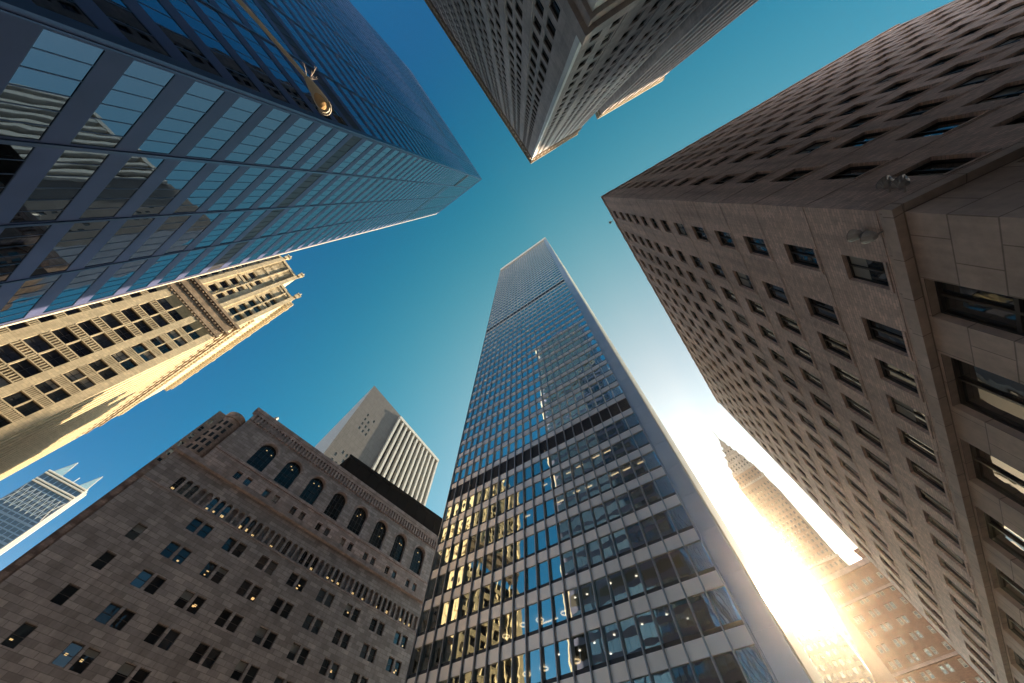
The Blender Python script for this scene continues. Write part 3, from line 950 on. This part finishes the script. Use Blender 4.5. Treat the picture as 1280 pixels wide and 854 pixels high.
    for (s0, s1, zt) in ((-46.0, -24.6, 184.0), (-24.6, -13.0, 184.5), (-13.0, -3.4, 171.0)):
        m = MB(); f.box(m, s0, s1, -0.5, 0.0, zt - 1.0, zt + 0.6); f.box(m, s0, s1, -0.25, 0.0, 151.6, 153.0); f.box(m, s0, s1, -0.2, 0.0, 168.0, 169.0)
        x = (s0 + s1) / 2
        f.box(m, x - 0.25, x + 0.25, -0.4, 0.0, Z1 + 11, zt)
        m.build('crown_moulding', M_GOTH, b.root)
    m = MB()
    g.box(m, 0.3, L + 0.8, -1.6, 0.4, 166.6, 168.0); g.box(m, 0.2, L + 1.2, -2.2, 0.4, 168.0, 169.4)
    for i in range(50): g.box(m, 0.5 + 2.1 * i, 1.5 + 2.1 * i, -1.7, 0.0, 164.9, 166.6)
    g.box(m, 0.3, L + 0.5, -1.0, 0.0, 141, 142.2)
    for i in range(50): g.box(m, 0.5 + 2.1 * i, 1.5 + 2.1 * i, -0.8, 0.0, 139.6, 141)
    m.build('flank_cornice', M_GOTH, b.root)
    for i in range(7):
        m = MB(); pinnacle(m, g, 8 + 15.5 * i, -1.0, 169.4, 5.0, 1.8); m.build('pinnacle', M_GOTH, b.root)
    for i in range(21):
        m = MB(); g.box(m, 1.7 + 5.0 * i, 3.3 + 5.0 * i, -0.35, 0.0, 0, 139.0); m.build('flank_pier', M_GOTH, b.root)
    b.finish_windows(100)
gothic_tower()

# ------------------------------------------------------------------ stone palace with arches (lower left)
def arch_pts(a, c, spring, n=10):
    r = (c - a) / 2; m = (a + c) / 2
    return [(m - r * math.cos(math.pi * i / n), spring + r * math.sin(math.pi * i / n)) for i in range(n + 1)]

def arch_opening(mb, f, s0, s1, z0, z1, a, c, sill, spring, depth, m=0, n=10):
    """wall cell with one arched hole and its reveal"""
    f.quad(mb, s0, a, z0, z1, 0, m); f.quad(mb, c, s1, z0, z1, 0, m); f.quad(mb, a, c, z0, sill, 0, m)
    P = arch_pts(a, c, spring, n)
    for i in range(n):
        (x0, y0), (x1, y1) = P[i], P[i + 1]
        f.poly(mb, [(x0, y0), (x1, y1), (x1, z1), (x0, z1)], 0, m)
    loop = [(a, sill)] + P + [(c, sill)]
    for i in range(len(loop)):
        (x0, y0), (x1, y1) = loop[i], loop[(i + 1) % len(loop)]
        pts = [f.p(x0, 0, y0), f.p(x0, depth, y0), f.p(x1, depth, y1), f.p(x1, 0, y1)]
        uv = [(x0 + y0, 0), (x0 + y0, depth), (x1 + y1, depth), (x1 + y1, 0)]
        mb.poly(pts, uv, m)
    return P

def stone_palace():
    P0 = Vector((-57.0, 43.91)); kl = 0.955
    b = Building('arcaded_stone_palace', 'brown sandstone block palace with a row of great arched windows and a long small arcade', 'building', P0)
    f = b.face(P0, 49.5); l = b.face(P0, 49.5, kl)
    rnd = random.Random(21)
    # lower block
    mb = MB()
    rows = [(11.4, 13.45), (15.5, 17.6), (19.65, 21.75), (23.8, 25.85), (27.95, 30.0), (32.05, 34.15), (36.15, 38.2)]
    rows = [(3.0, 5.4), (7.2, 9.3)] + rows
    cols = [(1.2, 2.55)]
    for i in range(8):
        c = 8.05 + 6.25 * i
        cols += [(c - 1.65, c - 0.22), (c + 0.22, c + 1.65)]
    skip = {(0, 8)}
    lamp = lambda a, c, lo, hi: rnd.random() < 0.12
    st = dict(name='window', depth=0.45, ft=0.07, nh=1, fd=0.08, fm=M_FRAMEB, gm=[M_G_DARK, M_G_DARK, M_G_DARK, M_G_DARK2], blind=0.16, lamp=lamp)
    LS0, LS1 = -3.75, 58.5
    for (a, c, lo, hi, ci, ri) in l.wall(mb, LS0, LS1, 0, 39.3, cols, rows, 0.45, skip):
        b.add(l, a, c, lo, hi, st)
    # small arcade
    pitch = 1.25; i = 0
    s = 8.05 - 1.25 * 1.5 - 1.25 * 5
    l.quad(mb, LS0, s, 39.3, 43.0)
    s_start = s
    arc = []
    while s + pitch < LS1:
        a, c = s + 0.19, s + pitch - 0.19
        arch_opening(mb, l, s, s + pitch, 39.3, 43.0, a, c, 39.75, 41.85, 0.62, n=8)
        arc.append((a, c, (i % 5) in (0, 1, 2)))
        s += pitch; i += 1
    l.quad(mb, s, LS1, 39.3, 43.0)
    l.quad(mb, LS0, LS1, 43.0, 45.2)
    bl = MB()
    b.close(bl, [l.xy(LS1), l.xy(LS1, 42), l.xy(LS0, 42), l.xy(LS0)], kl, 0, 45.2)
    mb.build('lower_wall', M_FED, b.root); bl.build('lower_flank', M_FED, b.root)
    for (a, c, open_) in arc:
        P = [(a, 39.75)] + arch_pts(a, c, 41.85, 8) + [(c, 39.75)]
        if open_:
            w = MB(); l.poly(w, P, 0.50)
            o = w.build('arcade_window', random.choice([M_G_DARK, M_G_DARK2]), b.root)
            fr = MB(); l.box(fr, (a + c) / 2 - 0.03, (a + c) / 2 + 0.03, 0.44, 0.492, 39.75, 42.2); l.box(fr, a, c, 0.44, 0.492, 40.9, 40.98)
            fr.build('frame', M_FRAMEB, o)
            if rnd.random() < 0.6:
                la = MB(); x = a + (c - a) * rnd.uniform(0.08, 0.3); zz = 39.9 + rnd.uniform(0, 0.25)
                l.box(la, x, x + (c - a) * rnd.uniform(0.4, 0.6), 0.462, 0.494, zz, zz + rnd.uniform(0.22, 0.5)); la.build('ceiling_lamp', M_WARM, o)
        else:
            nb = MB(); l.poly(nb, P, 0.58); nb.build('blind_niche', M_FED, b.root)
    tr = MB(); l.box(tr, LS0 - 0.3, LS1, -0.7, 0.4, 44.9, 45.75); tr.build('ledge', M_FEDT, b.root)
    tr = MB(); l.box(tr, LS0, LS1, -0.10, 0.0, 39.35, 39.6); tr.build('string_course', M_FEDT, b.root)
    # upper block with the great arches
    ub = MB()
    zb, zs = 43.0, 49.0
    f_small = []
    cent = [7.5 + 6.17 * i for i in range(8)]
    for c in cent:
        f_small += [(c - 1.6, c - 0.5), (c + 0.5, c + 1.6)]
    st2 = dict(name='small_window', depth=0.4, ft=0.07, nv=1, nh=1, tm=0.05, fm=M_FRAMEB, gm=[M_G_DARK, M_G_DARK2], blind=0.15)
    US1 = 58.0
    for (a, c, lo, hi, ci, ri) in f.wall(ub, 0, US1, zb, zs, f_small, [(45.6, 47.75)], 0.4):
        b.add(f, a, c, lo, hi, st2)
    f.quad(ub, 0, cent[0] - 3.085, zs, 57.6)
    archs = []
    for c in cent:
        arch_opening(ub, f, c - 3.085, c + 3.085, zs, 57.6, c - 1.72, c + 1.72, 49.75, 54.2, 0.85, n=14)
        archs.append(c)
    f.quad(ub, cent[-1] + 3.085, US1, zs, 57.6)
    f.quad(ub, 0, US1, 57.6, 60.2)
    b.close(ub, [f.xy(US1), f.xy(US1, 6), f.xy(0, 6), f.xy(0)], 1, zb, 60.2)
    ub.build('upper_wall', M_FED, b.root)
    for c in archs:
        w = MB(); f.poly(w, [(c - 1.72, 49.75)] + arch_pts(c - 1.72, c + 1.72, 54.2, 14) + [(c + 1.72, 49.75)], 0.75)
        o = w.build('arched_window', M_G_ARCH, b.root)
        fr = MB()
        for q in range(1, 4): f.box(fr, c - 1.72 + 0.86 * q - 0.05, c - 1.72 + 0.86 * q + 0.05, 0.66, 0.745, 49.75, 55.2 if q != 2 else 55.9)
        for zz in (51.0, 52.4, 53.8): f.box(fr, c - 1.72, c + 1.72, 0.67, 0.74, zz - 0.05, zz + 0.05)
        fr.build('frame', M_FRAME, o)
        if rnd.random() < 0.5:
            la = MB()
            for q in range(2):
                x = c + rnd.uniform(-1.2, 0.9); zz = rnd.uniform(52.5, 54.6); f.box(la, x, x + 0.22, 0.62, 0.64, zz, zz + 0.18)
            la.build('ceiling_lamp', M_WARM, o)
        A = MB(); n = 14
        ri, ro = 1.74, 2.15
        for q in range(n):
            t0, t1 = math.pi * q / n, math.pi * (q + 1) / n
            X = lambda r, t: (c - r * math.cos(t), 54.2 + r * math.sin(t))
            pa, pb, pc, pd = X(ri, t0), X(ro, t0), X(ro, t1), X(ri, t1)
            A.hexa([f.p(pa[0], -0.1, pa[1]), f.p(pb[0], -0.1, pb[1]), f.p(pc[0], -0.1, pc[1]), f.p(pd[0], -0.1, pd[1]),
                    f.p(pa[0], 0.02, pa[1]), f.p(pb[0], 0.02, pb[1]), f.p(pc[0], 0.02, pc[1]), f.p(pd[0], 0.02, pd[1])])
        A.build('archivolt', M_FEDT, b.root)
    tr = MB(); f.box(tr, -0.1, US1, -0.16, 0.0, 49.05, 49.5); tr.build('string_course', M_FEDT, b.root)
    tr = MB()
    n = int(US1 / 0.8)
    for q in range(n): f.box(tr, 0.15 + 0.8 * q, 0.55 + 0.8 * q, -0.45, 0.0, 57.4, 59.1)
    tr.build('corbels', M_FEDT, b.root, kind='stuff')
    tr = MB(); f.box(tr, -0.5, US1, -0.5, 0.3, 59.1, 59.75); f.box(tr, -0.6, US1, -0.62, 0.3, 59.75, 60.6); tr.build('roof_cornice', M_FEDT, b.root)
    rb = MB()                                    # unseen mass added behind the palace, shades the gothic flank
    f.box(rb, 5, 26, 12.5, 28, 0, 66.0); f.box(rb, 5, 26, 28, 64, 0, 80.0); rb.build('unseen_shade_block', M_FED, b.root)
    # round stair turret and the narrow wing on the left
    tu = MB()
    cyl(tu, f, -1.85, 3.0, 1.75, 40, 56.6, 20); cyl(tu, f, -1.85, 3.0, 2.0, 56.6, 57.2, 20); cyl(tu, f, -1.85, 3.0, 1.9, 57.2, 58.2, 20)
    tu.build('turret', M_TUR, b.root)
    for zz in range(6):
        for a in (-2.4, -1.9, -1.35):
            ang = a
            ss = -1.85 + 1.78 * math.cos(ang); dd = 3.0 + 1.78 * math.sin(ang)
            m = MB(); z0 = 45.7 + zz * 1.75
            f.box(m, ss - 0.26, ss + 0.26, dd - 0.03, dd + 0.25, z0, z0 + 1.05)
            m.build('turret_window', M_G_DARK2, b.root)
    wg = MB()
    for (a, c, lo, hi, ci, ri) in [w for w in b.face(f.xy(0, 2.2), 49.5, 1.0, 1).wall(wg, -5.1, 0.0, 0, 57.0, [(-4.85, -4.15), (-0.75, -0.3)], [(3 + 2.1 * i, 4.3 + 2.1 * i) for i in range(25)], 0.2)]:
        pass
    fw = b.face(f.xy(0, 2.2), 49.5, 1.0, 1)
    for i in range(25):
        for (a, c) in ((-4.85, -4.15), (-0.75, -0.3)):
            b.add(fw, a, c, 3 + 2.1 * i, 4.3 + 2.1 * i, dict(name='wing_window', depth=0.2, ft=0.05, nh=1, fm=M_FINW, gm=[M_G_C, M_G_DARK2]))
    b.close(wg, [fw.xy(-5.1), fw.xy(0), fw.xy(0, 10), fw.xy(-5.1, 10), fw.xy(-5.1)], 1, 0, 43.5)
    wg.build('wing_wall', M_TUR, b.root)
    b.finish_windows(100)
    return f
FF = stone_palace()

def roof_box(face, s, d, z, label):
    m = MB()
    base = face.world(s, d, z)
    face2 = Face(face.P0, 0, 1.0, (base[0], base[1]))
    m.box((-0.45, -0.3, 0), (0.45, 0.3, 0.1)); m.box((-0.35, -0.22, 0.1), (0.35, 0.22, 0.75)); m.box((-0.4, -0.27, 0.75), (0.4, 0.27, 0.85))
    m.tube([(0.15, 0, 0.85), (0.15, 0, 1.15)], 0.08, 8)
    o = m.build('roof_vent', M_FINW); o.location = (base[0], base[1], base[2])
    tag(o, label, 'vent', 'white vents on the palace roof')
roof_box(FF, 3.7, -0.1, 60.62, 'small white vent standing on the palace roof edge above the first great arch')

# ------------------------------------------------------------------ towers behind the palace
def concrete_tower():
    P0 = Vector((-101.68, 125.23)); H = 200
    b = Building('concrete_tower', 'concrete tower with blank grey flank and white vertical fins, behind the palace', 'skyscraper', P0)
    f = b.face(P0, 60.0); g = b.face(P0, 135.2)
    mb = MB()
    cols = [(5.0 + 3.0 * i, 6.2 + 3.0 * i) for i in range(6)]
    rows = [(120 + 4.2 * i, 122.2 + 4.2 * i) for i in range(16)]
    st = dict(name='window', depth=0.3, ft=0.08, fm=M_FRAME, gm=M_G_DARK2)
    for (a, c, lo, hi, ci, ri) in f.wall(mb, 0, 30, 0, H, cols, rows, 0.3, skip={(i, j) for i in range(6) for j in range(16) if not ((j in (10, 11, 12, 13) and 1 <= i <= 3) or (j in (3, 4, 5) and i <= 3)) or (i + j) % 5 == 0}):
        b.add(f, a, c, lo, hi, st)
    gl = MB(); g.quad(gl, 0, 79, 0, H); gl.build('flank_wall', M_CONC_LIT, b.root)
    b.close(mb, [P0, f.xy(30), f.xy(30, 60), g.xy(79), P0], 1, 0, H, sides=False)
    b.close(mb, [f.xy(30), f.xy(30, 70), g.xy(79)], 1, 0, H, roof=False)
    f.quad(mb, 30, 78, 0, 196.6, 1.2)
    b.close(mb, [f.xy(78, 1.2), f.xy(78, 45), f.xy(30, 45), f.xy(30, 1.2)], 1, 0, 196.6)
    mb.build('wall', M_CONC_SHADE, b.root)
    for i in range(12):
        s = 30.2 + 4.3 * i
        m = MB(); f.box(m, s - 0.75, s + 0.75, -1.6, 1.2, 0, 197.4); m.build('fin', M_FINW, b.root)
    m = MB()
    for i in range(11):
        s = 30.2 + 4.3 * i
        f.quad(m, s + 0.75, s + 3.55, 20, 195.2, 0.9)
    m.build('window_strips', M_G_DARK, b.root)
    m = MB(); f.box(m, 29.4, 78.4, -1.9, 1.3, 195.4, 197.8); m.build('fin_cap', M_FINW, b.root)
    b.finish_windows(100)
concrete_tower()

def black_slab():
    P0 = Vector((-65.67, 94.8)); H = 100.4
    b = Building('dark_slab_building', 'low black slab building showing between the palace roof and the finned tower', 'building', P0)
    f = b.face(P0, 47.6)
    mb = MB()
    f.box(mb, 0, 60, 0, 14, 0, H)
    mb.build('wall', M_BLACK, b.root)
    m = MB(); f.box(m, -0.3, 60.3, -0.3, 0.0, H - 1.2, H + 0.2); m.build('roof_edge', M_BLACK, b.root)
    for i in range(12):
        m = MB(); f.box(m, 0.6 + 5 * i, 0.9 + 5 * i, -0.25, 0.0, 0, H - 1.2); m.build('mullion', M_BLACK, b.root)
black_slab()

# ------------------------------------------------------------------ far glass tower with fins (lower left)
def finned_glass_tower():
    P0 = Vector((-419.5, 264.0)); H = 226
    b = Building('finned_glass_tower', 'far grey glass tower topped by two pale triangular fins, at the lower left', 'skyscraper', P0)
    f = b.face(P0, 50.0); g = b.face(P0, 129.0)
    mb = MB(); f.quad(mb, -33.4, 0, 0, H - 12, 0.0)
    f.quad(mb, -33.4, 0, H - 12, H - 9, 0.6); f.quad(mb, -33.4, 0, H - 9, H, 0.0)
    mb.build('glass_wall', M_G_FAR, b.root)
    for i in range(0, 60):
        if i % 1 == 0:
            m = MB(); z = 30 + i * 3.9
            if z < H - 13:
                f.box(m, -33.4, 0, -0.15, 0.0, z, z + (1.0 if i % 4 else 1.7)); m.build('floor_band', M_FARBAND, b.root)
    for i in range(9):
        m = MB(); s = -33.2 + i * 4.15; f.box(m, s - 0.3, s + 0.3, -0.4, 0.0, 0, H); m.build('mullion', M_FARBAND, b.root)
    for z in (H - 12, H - 9.6, H - 3.2, H - 0.8):
        m = MB(); m.tube([f.p(-33.4, -0.9, z), f.p(0.2, -0.9, z)], 0.8, 10); m.build('crown_tube', M_STEEL, b.root)
    m = MB()
    for i in range(8):
        s0 = -33 + i * 4.1
        m.tube([f.p(s0, -0.4, H - 34), f.p(s0 + 4.1, -0.4, H - 16)], 0.22, 6); m.tube([f.p(s0 + 4.1, -0.4, H - 34), f.p(s0, -0.4, H - 16)], 0.22, 6)
    m.build('crown_trusses', M_STEEL, b.root)
    m = MB(); g.quad(m, 0, 13, 0, H); b.close(m, [g.xy(13), f.xy(-33.4, 14), f.xy(-33.4)], 1, 0, H); m.build('flank_wall', M_EDGE, b.root)
    for i in range(3):
        m = MB(); g.box(m, 0.4 + 4.2 * i, 1.8 + 4.2 * i, -0.8, 0.0, 0, H + 1); m.build('flank_rib', M_EDGE, b.root)
    for (a, c, t, zt) in ((-30.6, -22.4, -25.9, 241.5), (-7.2, 0.3, -2.0, 241.5)):
        m = MB(); d0, d1 = 0.5, 1.5
        A = [f.p(a, d0, H - 1), f.p(c, d0, H - 1), f.p(t + 0.4, d0, zt), f.p(a, d1, H - 1), f.p(c, d1, H - 1), f.p(t + 0.4, d1, zt)]
        m.poly([A[0], A[1], A[2]]); m.poly([A[5], A[4], A[3]])
        for i, j in ((0, 1), (1, 2), (2, 0)): m.poly([A[i], A[i + 3], A[j + 3], A[j]])
        o = m.build('roof_fin', M_FINGL, b.root)
        m = MB()
        for i, j in ((0, 2), (1, 2), (0, 1)):
            m.tube([A[i], A[j]], 0.35, 6)
        m.build('fin_frame', M_FINW, o)
    m = MB(); m.tube([f.p(-13, 3, H), f.p(-13, 3, H + 7)], 0.35, 6); m.build('mast', M_FINW, b.root)
finned_glass_tower()

# ------------------------------------------------------------------ spire tower in the street gap, by the sun
def spire_tower():
    D = 311.0; az0 = rad(47.95)
    C = Vector((D * math.cos(az0), D * math.sin(az0)))
    b = Building('spire_tower', 'slim tan brick tower stepping up to a needle spire beside the sun', 'skyscraper', C)
    f = b.face(C, 47.95 - 96.0)        # front turned towards the camera
    def tier(w, dpt, z0, z1, mat, cols, fl, win=True, nm='tier'):
        fr = b.face(f.xy(-w / 2, -dpt / 2), 47.95 - 96.0)
        lf = b.face(f.xy(-w / 2, -dpt / 2), 47.95 - 6.0); rt = b.face(f.xy(w / 2, -dpt / 2), 47.95 - 6.0)
        mb = MB()
        st = dict(name='window', depth=0.35, ft=0.08, fm=M_FRAME, gm=[M_G_DARK, M_G_DARK2])
        cw = w / cols
        cl = [(cw * i + cw * 0.3, cw * i + cw * 0.7) for i in range(cols)]
        rw = []
        z = z0 + 1.3
        while z + 2.2 < z1 - 0.8: rw.append((z, z + 2.1)); z += fl
        for (a, c, lo, hi, ci, ri) in fr.wall(mb, 0, w, z0, z1, cl, rw, 0.35): b.add(fr, a, c, lo, hi, st)
        nd = max(2, int(dpt / cw)); cd = dpt / nd
        cl2 = [(cd * i + cd * 0.3, cd * i + cd * 0.7) for i in range(nd)]
        for ff in (lf, rt):
            ff2 = b.face(ff.P0, 47.95 - 6.0, 1.0, -1 if ff is lf else 1)
            for (a, c, lo, hi, ci, ri) in ff2.wall(mb, 0, dpt, z0, z1, cl2, rw, 0.35): b.add(ff2, a, c, lo, hi, st)
        b.close(mb, [f.xy(-w / 2, -dpt / 2), f.xy(w / 2, -dpt / 2), f.xy(w / 2, dpt / 2), f.xy(-w / 2, dpt / 2)], 1, z0, z1, sides=False)
        b.close(mb, [f.xy(w / 2, dpt / 2), f.xy(-w / 2, dpt / 2)], 1, z0, z1, roof=False)
        mb.build('wall', mat, b.root)
        cp = MB()
        fr.box(cp, -0.3, w + 0.3, -0.35, 0.3, z1 - 0.5, z1 + 0.9)
        for i in range(int(w / 2)): fr.box(cp, i * 2.0 + 0.2, i * 2.0 + 1.2, -0.3, 0.2, z1 + 0.9, z1 + 1.7)
        cp.build('parapet', M_SPIRELT, b.root)
    tier(27.0, 30.0, 0, 140, M_SPIRE, 9, 4.2)
    tier(22.5, 24.0, 140, 208, M_SPIRE, 8, 4.0)
    tier(20.5, 20.0, 208, 222, M_SPIRE, 7, 4.0)
    tier(16.5, 16.5, 222, 234, M_SPIRELT, 6, 3.8)
    tier(12.5, 12.5, 234, 245, M_SPIRELT, 5, 3.6)
    tier(8.5, 8.5, 245, 254, M_SPIRELT, 3, 3.6)
    tier(5.0, 5.0, 254, 261, M_SPIRELT, 2, 3.4)
    m = MB(); cyl(m, f, 0, 0, 2.2, 261, 266, 8); cyl(m, f, 0, 0, 1.6, 266, 271, 8, 0, 0.7); m.build('lantern', M_SPIRELT, b.root)
    m = MB(); cyl(m, f, 0, 0, 0.7, 271, 292, 8, 0, 0.06); m.build('spire', M_STEEL, b.root)
    for sx in (-1, 1):
        for (w, z) in ((20.5, 208), (16.5, 222), (12.5, 234)):
            m = MB(); pinnacle(m, f, sx * (w / 2 + 0.6), -w / 2, z + 1.0, 6.0, 1.5); m.build('pinnacle', M_SPIRELT, b.root)
    b.finish_windows(100)
spire_tower()

def pale_block():
    D = 250.0; az0 = rad(50.9)
    C = Vector((D * math.cos(az0), D * math.sin(az0)))
    b = Building('pale_grid_building', 'pale limestone building with a tight window grid, low in the gap under the sun', 'building', C)
    f = b.face(C, 50.9 + 90.0)
    g = b.face(C, 50.9 - 1.5)
    mb = MB(); st = dict(name='window', depth=0.4, ft=0.1, fm=M_FRAMEB, gm=[M_G_DARK, M_G_DARK2])
    cols = [(0.9 + 2.9 * i, 2.5 + 2.9 * i) for i in range(10)]
    rows = [(40 + 3.7 * i, 42.2 + 3.7 * i) for i in range(15)]
    for (a, c, lo, hi, ci, ri) in f.wall(mb, 0, 30, 0, 97.5, cols, rows, 0.4): b.add(f, a, c, lo, hi, st)
    b.close(mb, [f.xy(30), f.xy(30, 40), f.xy(0, 40), f.xy(0)], 1, 0, 97.5)
    mb.build('wall', M_PALE, b.root)
    for i in range(11):
        m = MB(); f.box(m, 0.05 + 2.9 * i, 0.75 + 2.9 * i, -0.3, 0.0, 0, 96.0); m.build('pier', M_PALE, b.root)
    m = MB(); f.box(m, -0.4, 30.4, -0.6, 0.3, 96.2, 98.2); m.build('cornice', M_PALE, b.root)
    b.finish_windows(100)
pale_block()

def red_block():
    D = 150.0; az0 = rad(49.3)
    C = Vector((D * math.cos(az0), D * math.sin(az0)))
    b = Building('red_brick_building', 'low red brick building with paired pale windows beyond the brown block, under the sun', 'building', C)
    f = b.face(C, 49.3 - 100.0)
    g = b.face(C, 54.3)
    mb = MB(); st = dict(name='window', depth=0.25, ft=0.12, nh=1, fm=M_FINW, gm=[M_G_FAR, M_G_FAR, M_G_DARK2], blind=0.2)
    cols = []
    for i in range(7): cols += [(1.0 + 4.4 * i, 1.9 + 4.4 * i), (2.4 + 4.4 * i, 3.3 + 4.4 * i)]
    rows = [(26 + 3.3 * i, 27.6 + 3.3 * i) for i in range(12)]
    for (a, c, lo, hi, ci, ri) in f.wall(mb, 0, 32, 0, 67.0, cols, rows, 0.25): b.add(f, a, c, lo, hi, st)
    b.close(mb, [f.xy(32), f.xy(32) + g.u * 90, g.xy(90), C], 1, 0, 67.0)
    mb.build('wall', M_RED, b.root)
    for (s0, s1, z0, z1) in ((-0.3, 32.3, 66.4, 67.8), (-0.2, 32.2, 60.0, 60.6), (-0.2, 32.2, 44.6, 45.2)):
        m = MB(); f.box(m, s0, s1, -0.4, 0.3, z0, z1); m.build('cornice', M_FEDT, b.root)
    m = MB(); f.box(m, 14.0, 19.5, 3, 9, 67.0, 71.5); f.box(m, 13.6, 19.9, 2.6, 9.4, 71.5, 72.0); m.build('roof_house', M_RED, b.root)
    b.finish_windows(100)
red_block()

# ------------------------------------------------------------------ street lamp
def street_lamp():
    H = 10.0; q = (H - CZ) / (9.0 - CZ)
    neck = Vector((-3.845 * q, -1.895 * q, H)); tip = Vector((-3.60 * q, -1.385 * q, H + 0.05))
    far = Vector((-4.70 * q, -2.95 * q, H - 0.05))
    dirv = (far - neck); dirv.z = 0; dirv.normalize()
    pole_top = neck + dirv * 3.1
    root = bpy.data.objects.new('street_lamp', None); COL.objects.link(root)
    root.location = (pole_top.x, pole_top.y, 0)
    tag(root, 'street lamp on a long arm across the mirror glass tower, twigs on its neck', 'street lamp')
    R = Vector((pole_top.x, pole_top.y, 0))
    m = MB(); m.tube([(0, 0, 0), (0, 0, 4), (0, 0, H - 1.2)], [0.12, 0.10, 0.075], 12); m.build('pole', M_STEEL, root)
    m = MB()
    pts = []
    for i in range(13):
        t = i / 12
        p = pole_top.lerp(neck, t); p = p - R
        p.z = H - 1.2 + 1.2 * math.sin(min(1, t * 1.5) * math.pi / 2) - (0.05 * (1 - t))
        pts.append(tuple(p))
    m.tube(pts, [0.05 - 0.012 * i / 12 for i in range(13)], 10); m.build('arm', M_STEEL, root, smooth=True)
    ax = (tip - neck); L = ax.length; ax.normalize()
    side = Vector((-ax.y, ax.x, 0)).normalized(); up = Vector((0, 0, 1))
    m = MB(); rings = []
    prof = [(0.0, 0.05, 0.05), (0.12, 0.075, 0.07), (0.35, 0.105, 0.10), (0.6, 0.135, 0.12), (0.8, 0.14, 0.115), (0.93, 0.11, 0.08), (1.0, 0.05, 0.03)]
    n = 16
    for (t, w, h) in prof:
        c = neck - R + ax * (L * t)
        rings.append([tuple(c + side * (w * math.cos(2 * math.pi * k / n)) + up * (h * math.sin(2 * math.pi * k / n) * (1.0 if math.sin(2 * math.pi * k / n) > 0 else 0.45))) for k in range(n)])
    for i in range(len(rings) - 1):
        for k in range(n):
            m.poly([rings[i][k], rings[i][(k + 1) % n], rings[i + 1][(k + 1) % n], rings[i + 1][k]])
    m.poly(rings[0][::-1]); m.poly(rings[-1])
    hd = m.build('lamp_head', M_STEEL, root, smooth=True)
    m = MB(); rr = []
    for (t, w, h) in ((0.46, 0.02, 0.02), (0.50, 0.055, 0.05), (0.58, 0.085, 0.075), (0.70, 0.102, 0.092), (0.80, 0.098, 0.088), (0.88, 0.075, 0.068), (0.93, 0.045, 0.04), (0.95, 0.015, 0.015)):
        c = neck - R + ax * (L * t) - up * 0.035
        rr.append([tuple(c + side * (w * math.cos(2 * math.pi * k / n)) + up * (h * math.sin(2 * math.pi * k / n))) for k in range(n)])
    for i in range(len(rr) - 1):
        for k in range(n):
            m.poly([rr[i][k], rr[i][(k + 1) % n], rr[i + 1][(k + 1) % n], rr[i + 1][k]])
    m.poly(rr[0][::-1]); m.poly(rr[-1])
    m.build('lens', M_LENS, hd, smooth=True)
    m = MB()
    pts = []
    for i in range(11):
        a = -math.pi * 0.5 + math.pi * i / 10
        c = neck - R + ax * (L * 0.80 + 0.175 * math.cos(a)) + side * (0.142 * math.sin(a)) - up * 0.012
        pts.append(tuple(c))
    m.tube(pts, 0.016, 8); m.build('rim', M_EDGE, hd, smooth=True)
    # twigs of an old nest at the neck
    m = MB(); rnd = random.Random(5)
    for (dx, dy, ln) in ((0.9, -0.5, 0.20), (0.75, 0.35, 0.30), (0.5, 1.3, 0.22), (0.95, -0.1, 0.14)):
        c = neck - R + ax * (L * rnd.uniform(-0.02, 0.06)) + up * 0.02
        d = (side * (-dx) - ax * dy * 0.8 + up * 0.1).normalized()
        if (c + R + d * ln - neck).dot(side) > 0: d = -d
        e = c + d * ln
        m.tube([tuple(c), tuple(c.lerp(e, 0.5) + up * 0.015), tuple(e)], [0.009, 0.007, 0.004], 5)
        for q2 in (0.45, 0.75):
            s0 = c.lerp(e, q2)
            m.tube([tuple(s0), tuple(s0 + d * 0.05 + ax * 0.04 * (1 if rnd.random() < 0.5 else -1))], [0.006, 0.003], 5)
    m.build('twigs', M_TWIG, root)
street_lamp()

def roof_lamp():
    p = RF.world(7.2, -0.28, 100.1)
    root = bpy.data.objects.new('roof_lamp', None); COL.objects.link(root); root.location = p
    tag(root, 'small white lamp fixed to the roof edge of the brown brick block', 'lamp')
    o2 = Vector((-RF.n.x, -RF.n.y, 0))
    m = MB(); m.tube([(0, 0, 0.1), tuple(o2 * 0.5 + Vector((0, 0, 0.2)))], 0.04, 6); m.build('bracket', M_LEAD, root)
    m = MB(); m.tube([tuple(o2 * 0.45 + Vector((0, 0, 0.2))), tuple(o2 * 0.8 + Vector((0, 0, 0.25)))], [0.18, 0.24], 10); m.build('housing', M_FINW, root)
roof_lamp()

# ------------------------------------------------------------------ the air between the towers
def haze():
    mb = MB(); mb.box((-620, -220, -1.0), (340, 460, 305.0))
    m = bpy.data.materials.new('haze_air'); m.use_nodes = True
    t = m.node_tree; t.nodes.clear()
    out = t.nodes.new('ShaderNodeOutputMaterial'); v = t.nodes.new('ShaderNodeVolumePrincipled')
    v.inputs['Color'].default_value = (1.0, 0.84, 0.66, 1)
    v.inputs['Density'].default_value = 0.00014
    v.inputs['Anisotropy'].default_value = 0.89
    t.links.new(v.outputs[0], out.inputs['Volume'])
    o = mb.build('haze', m); o['kind'] = 'stuff'
haze()
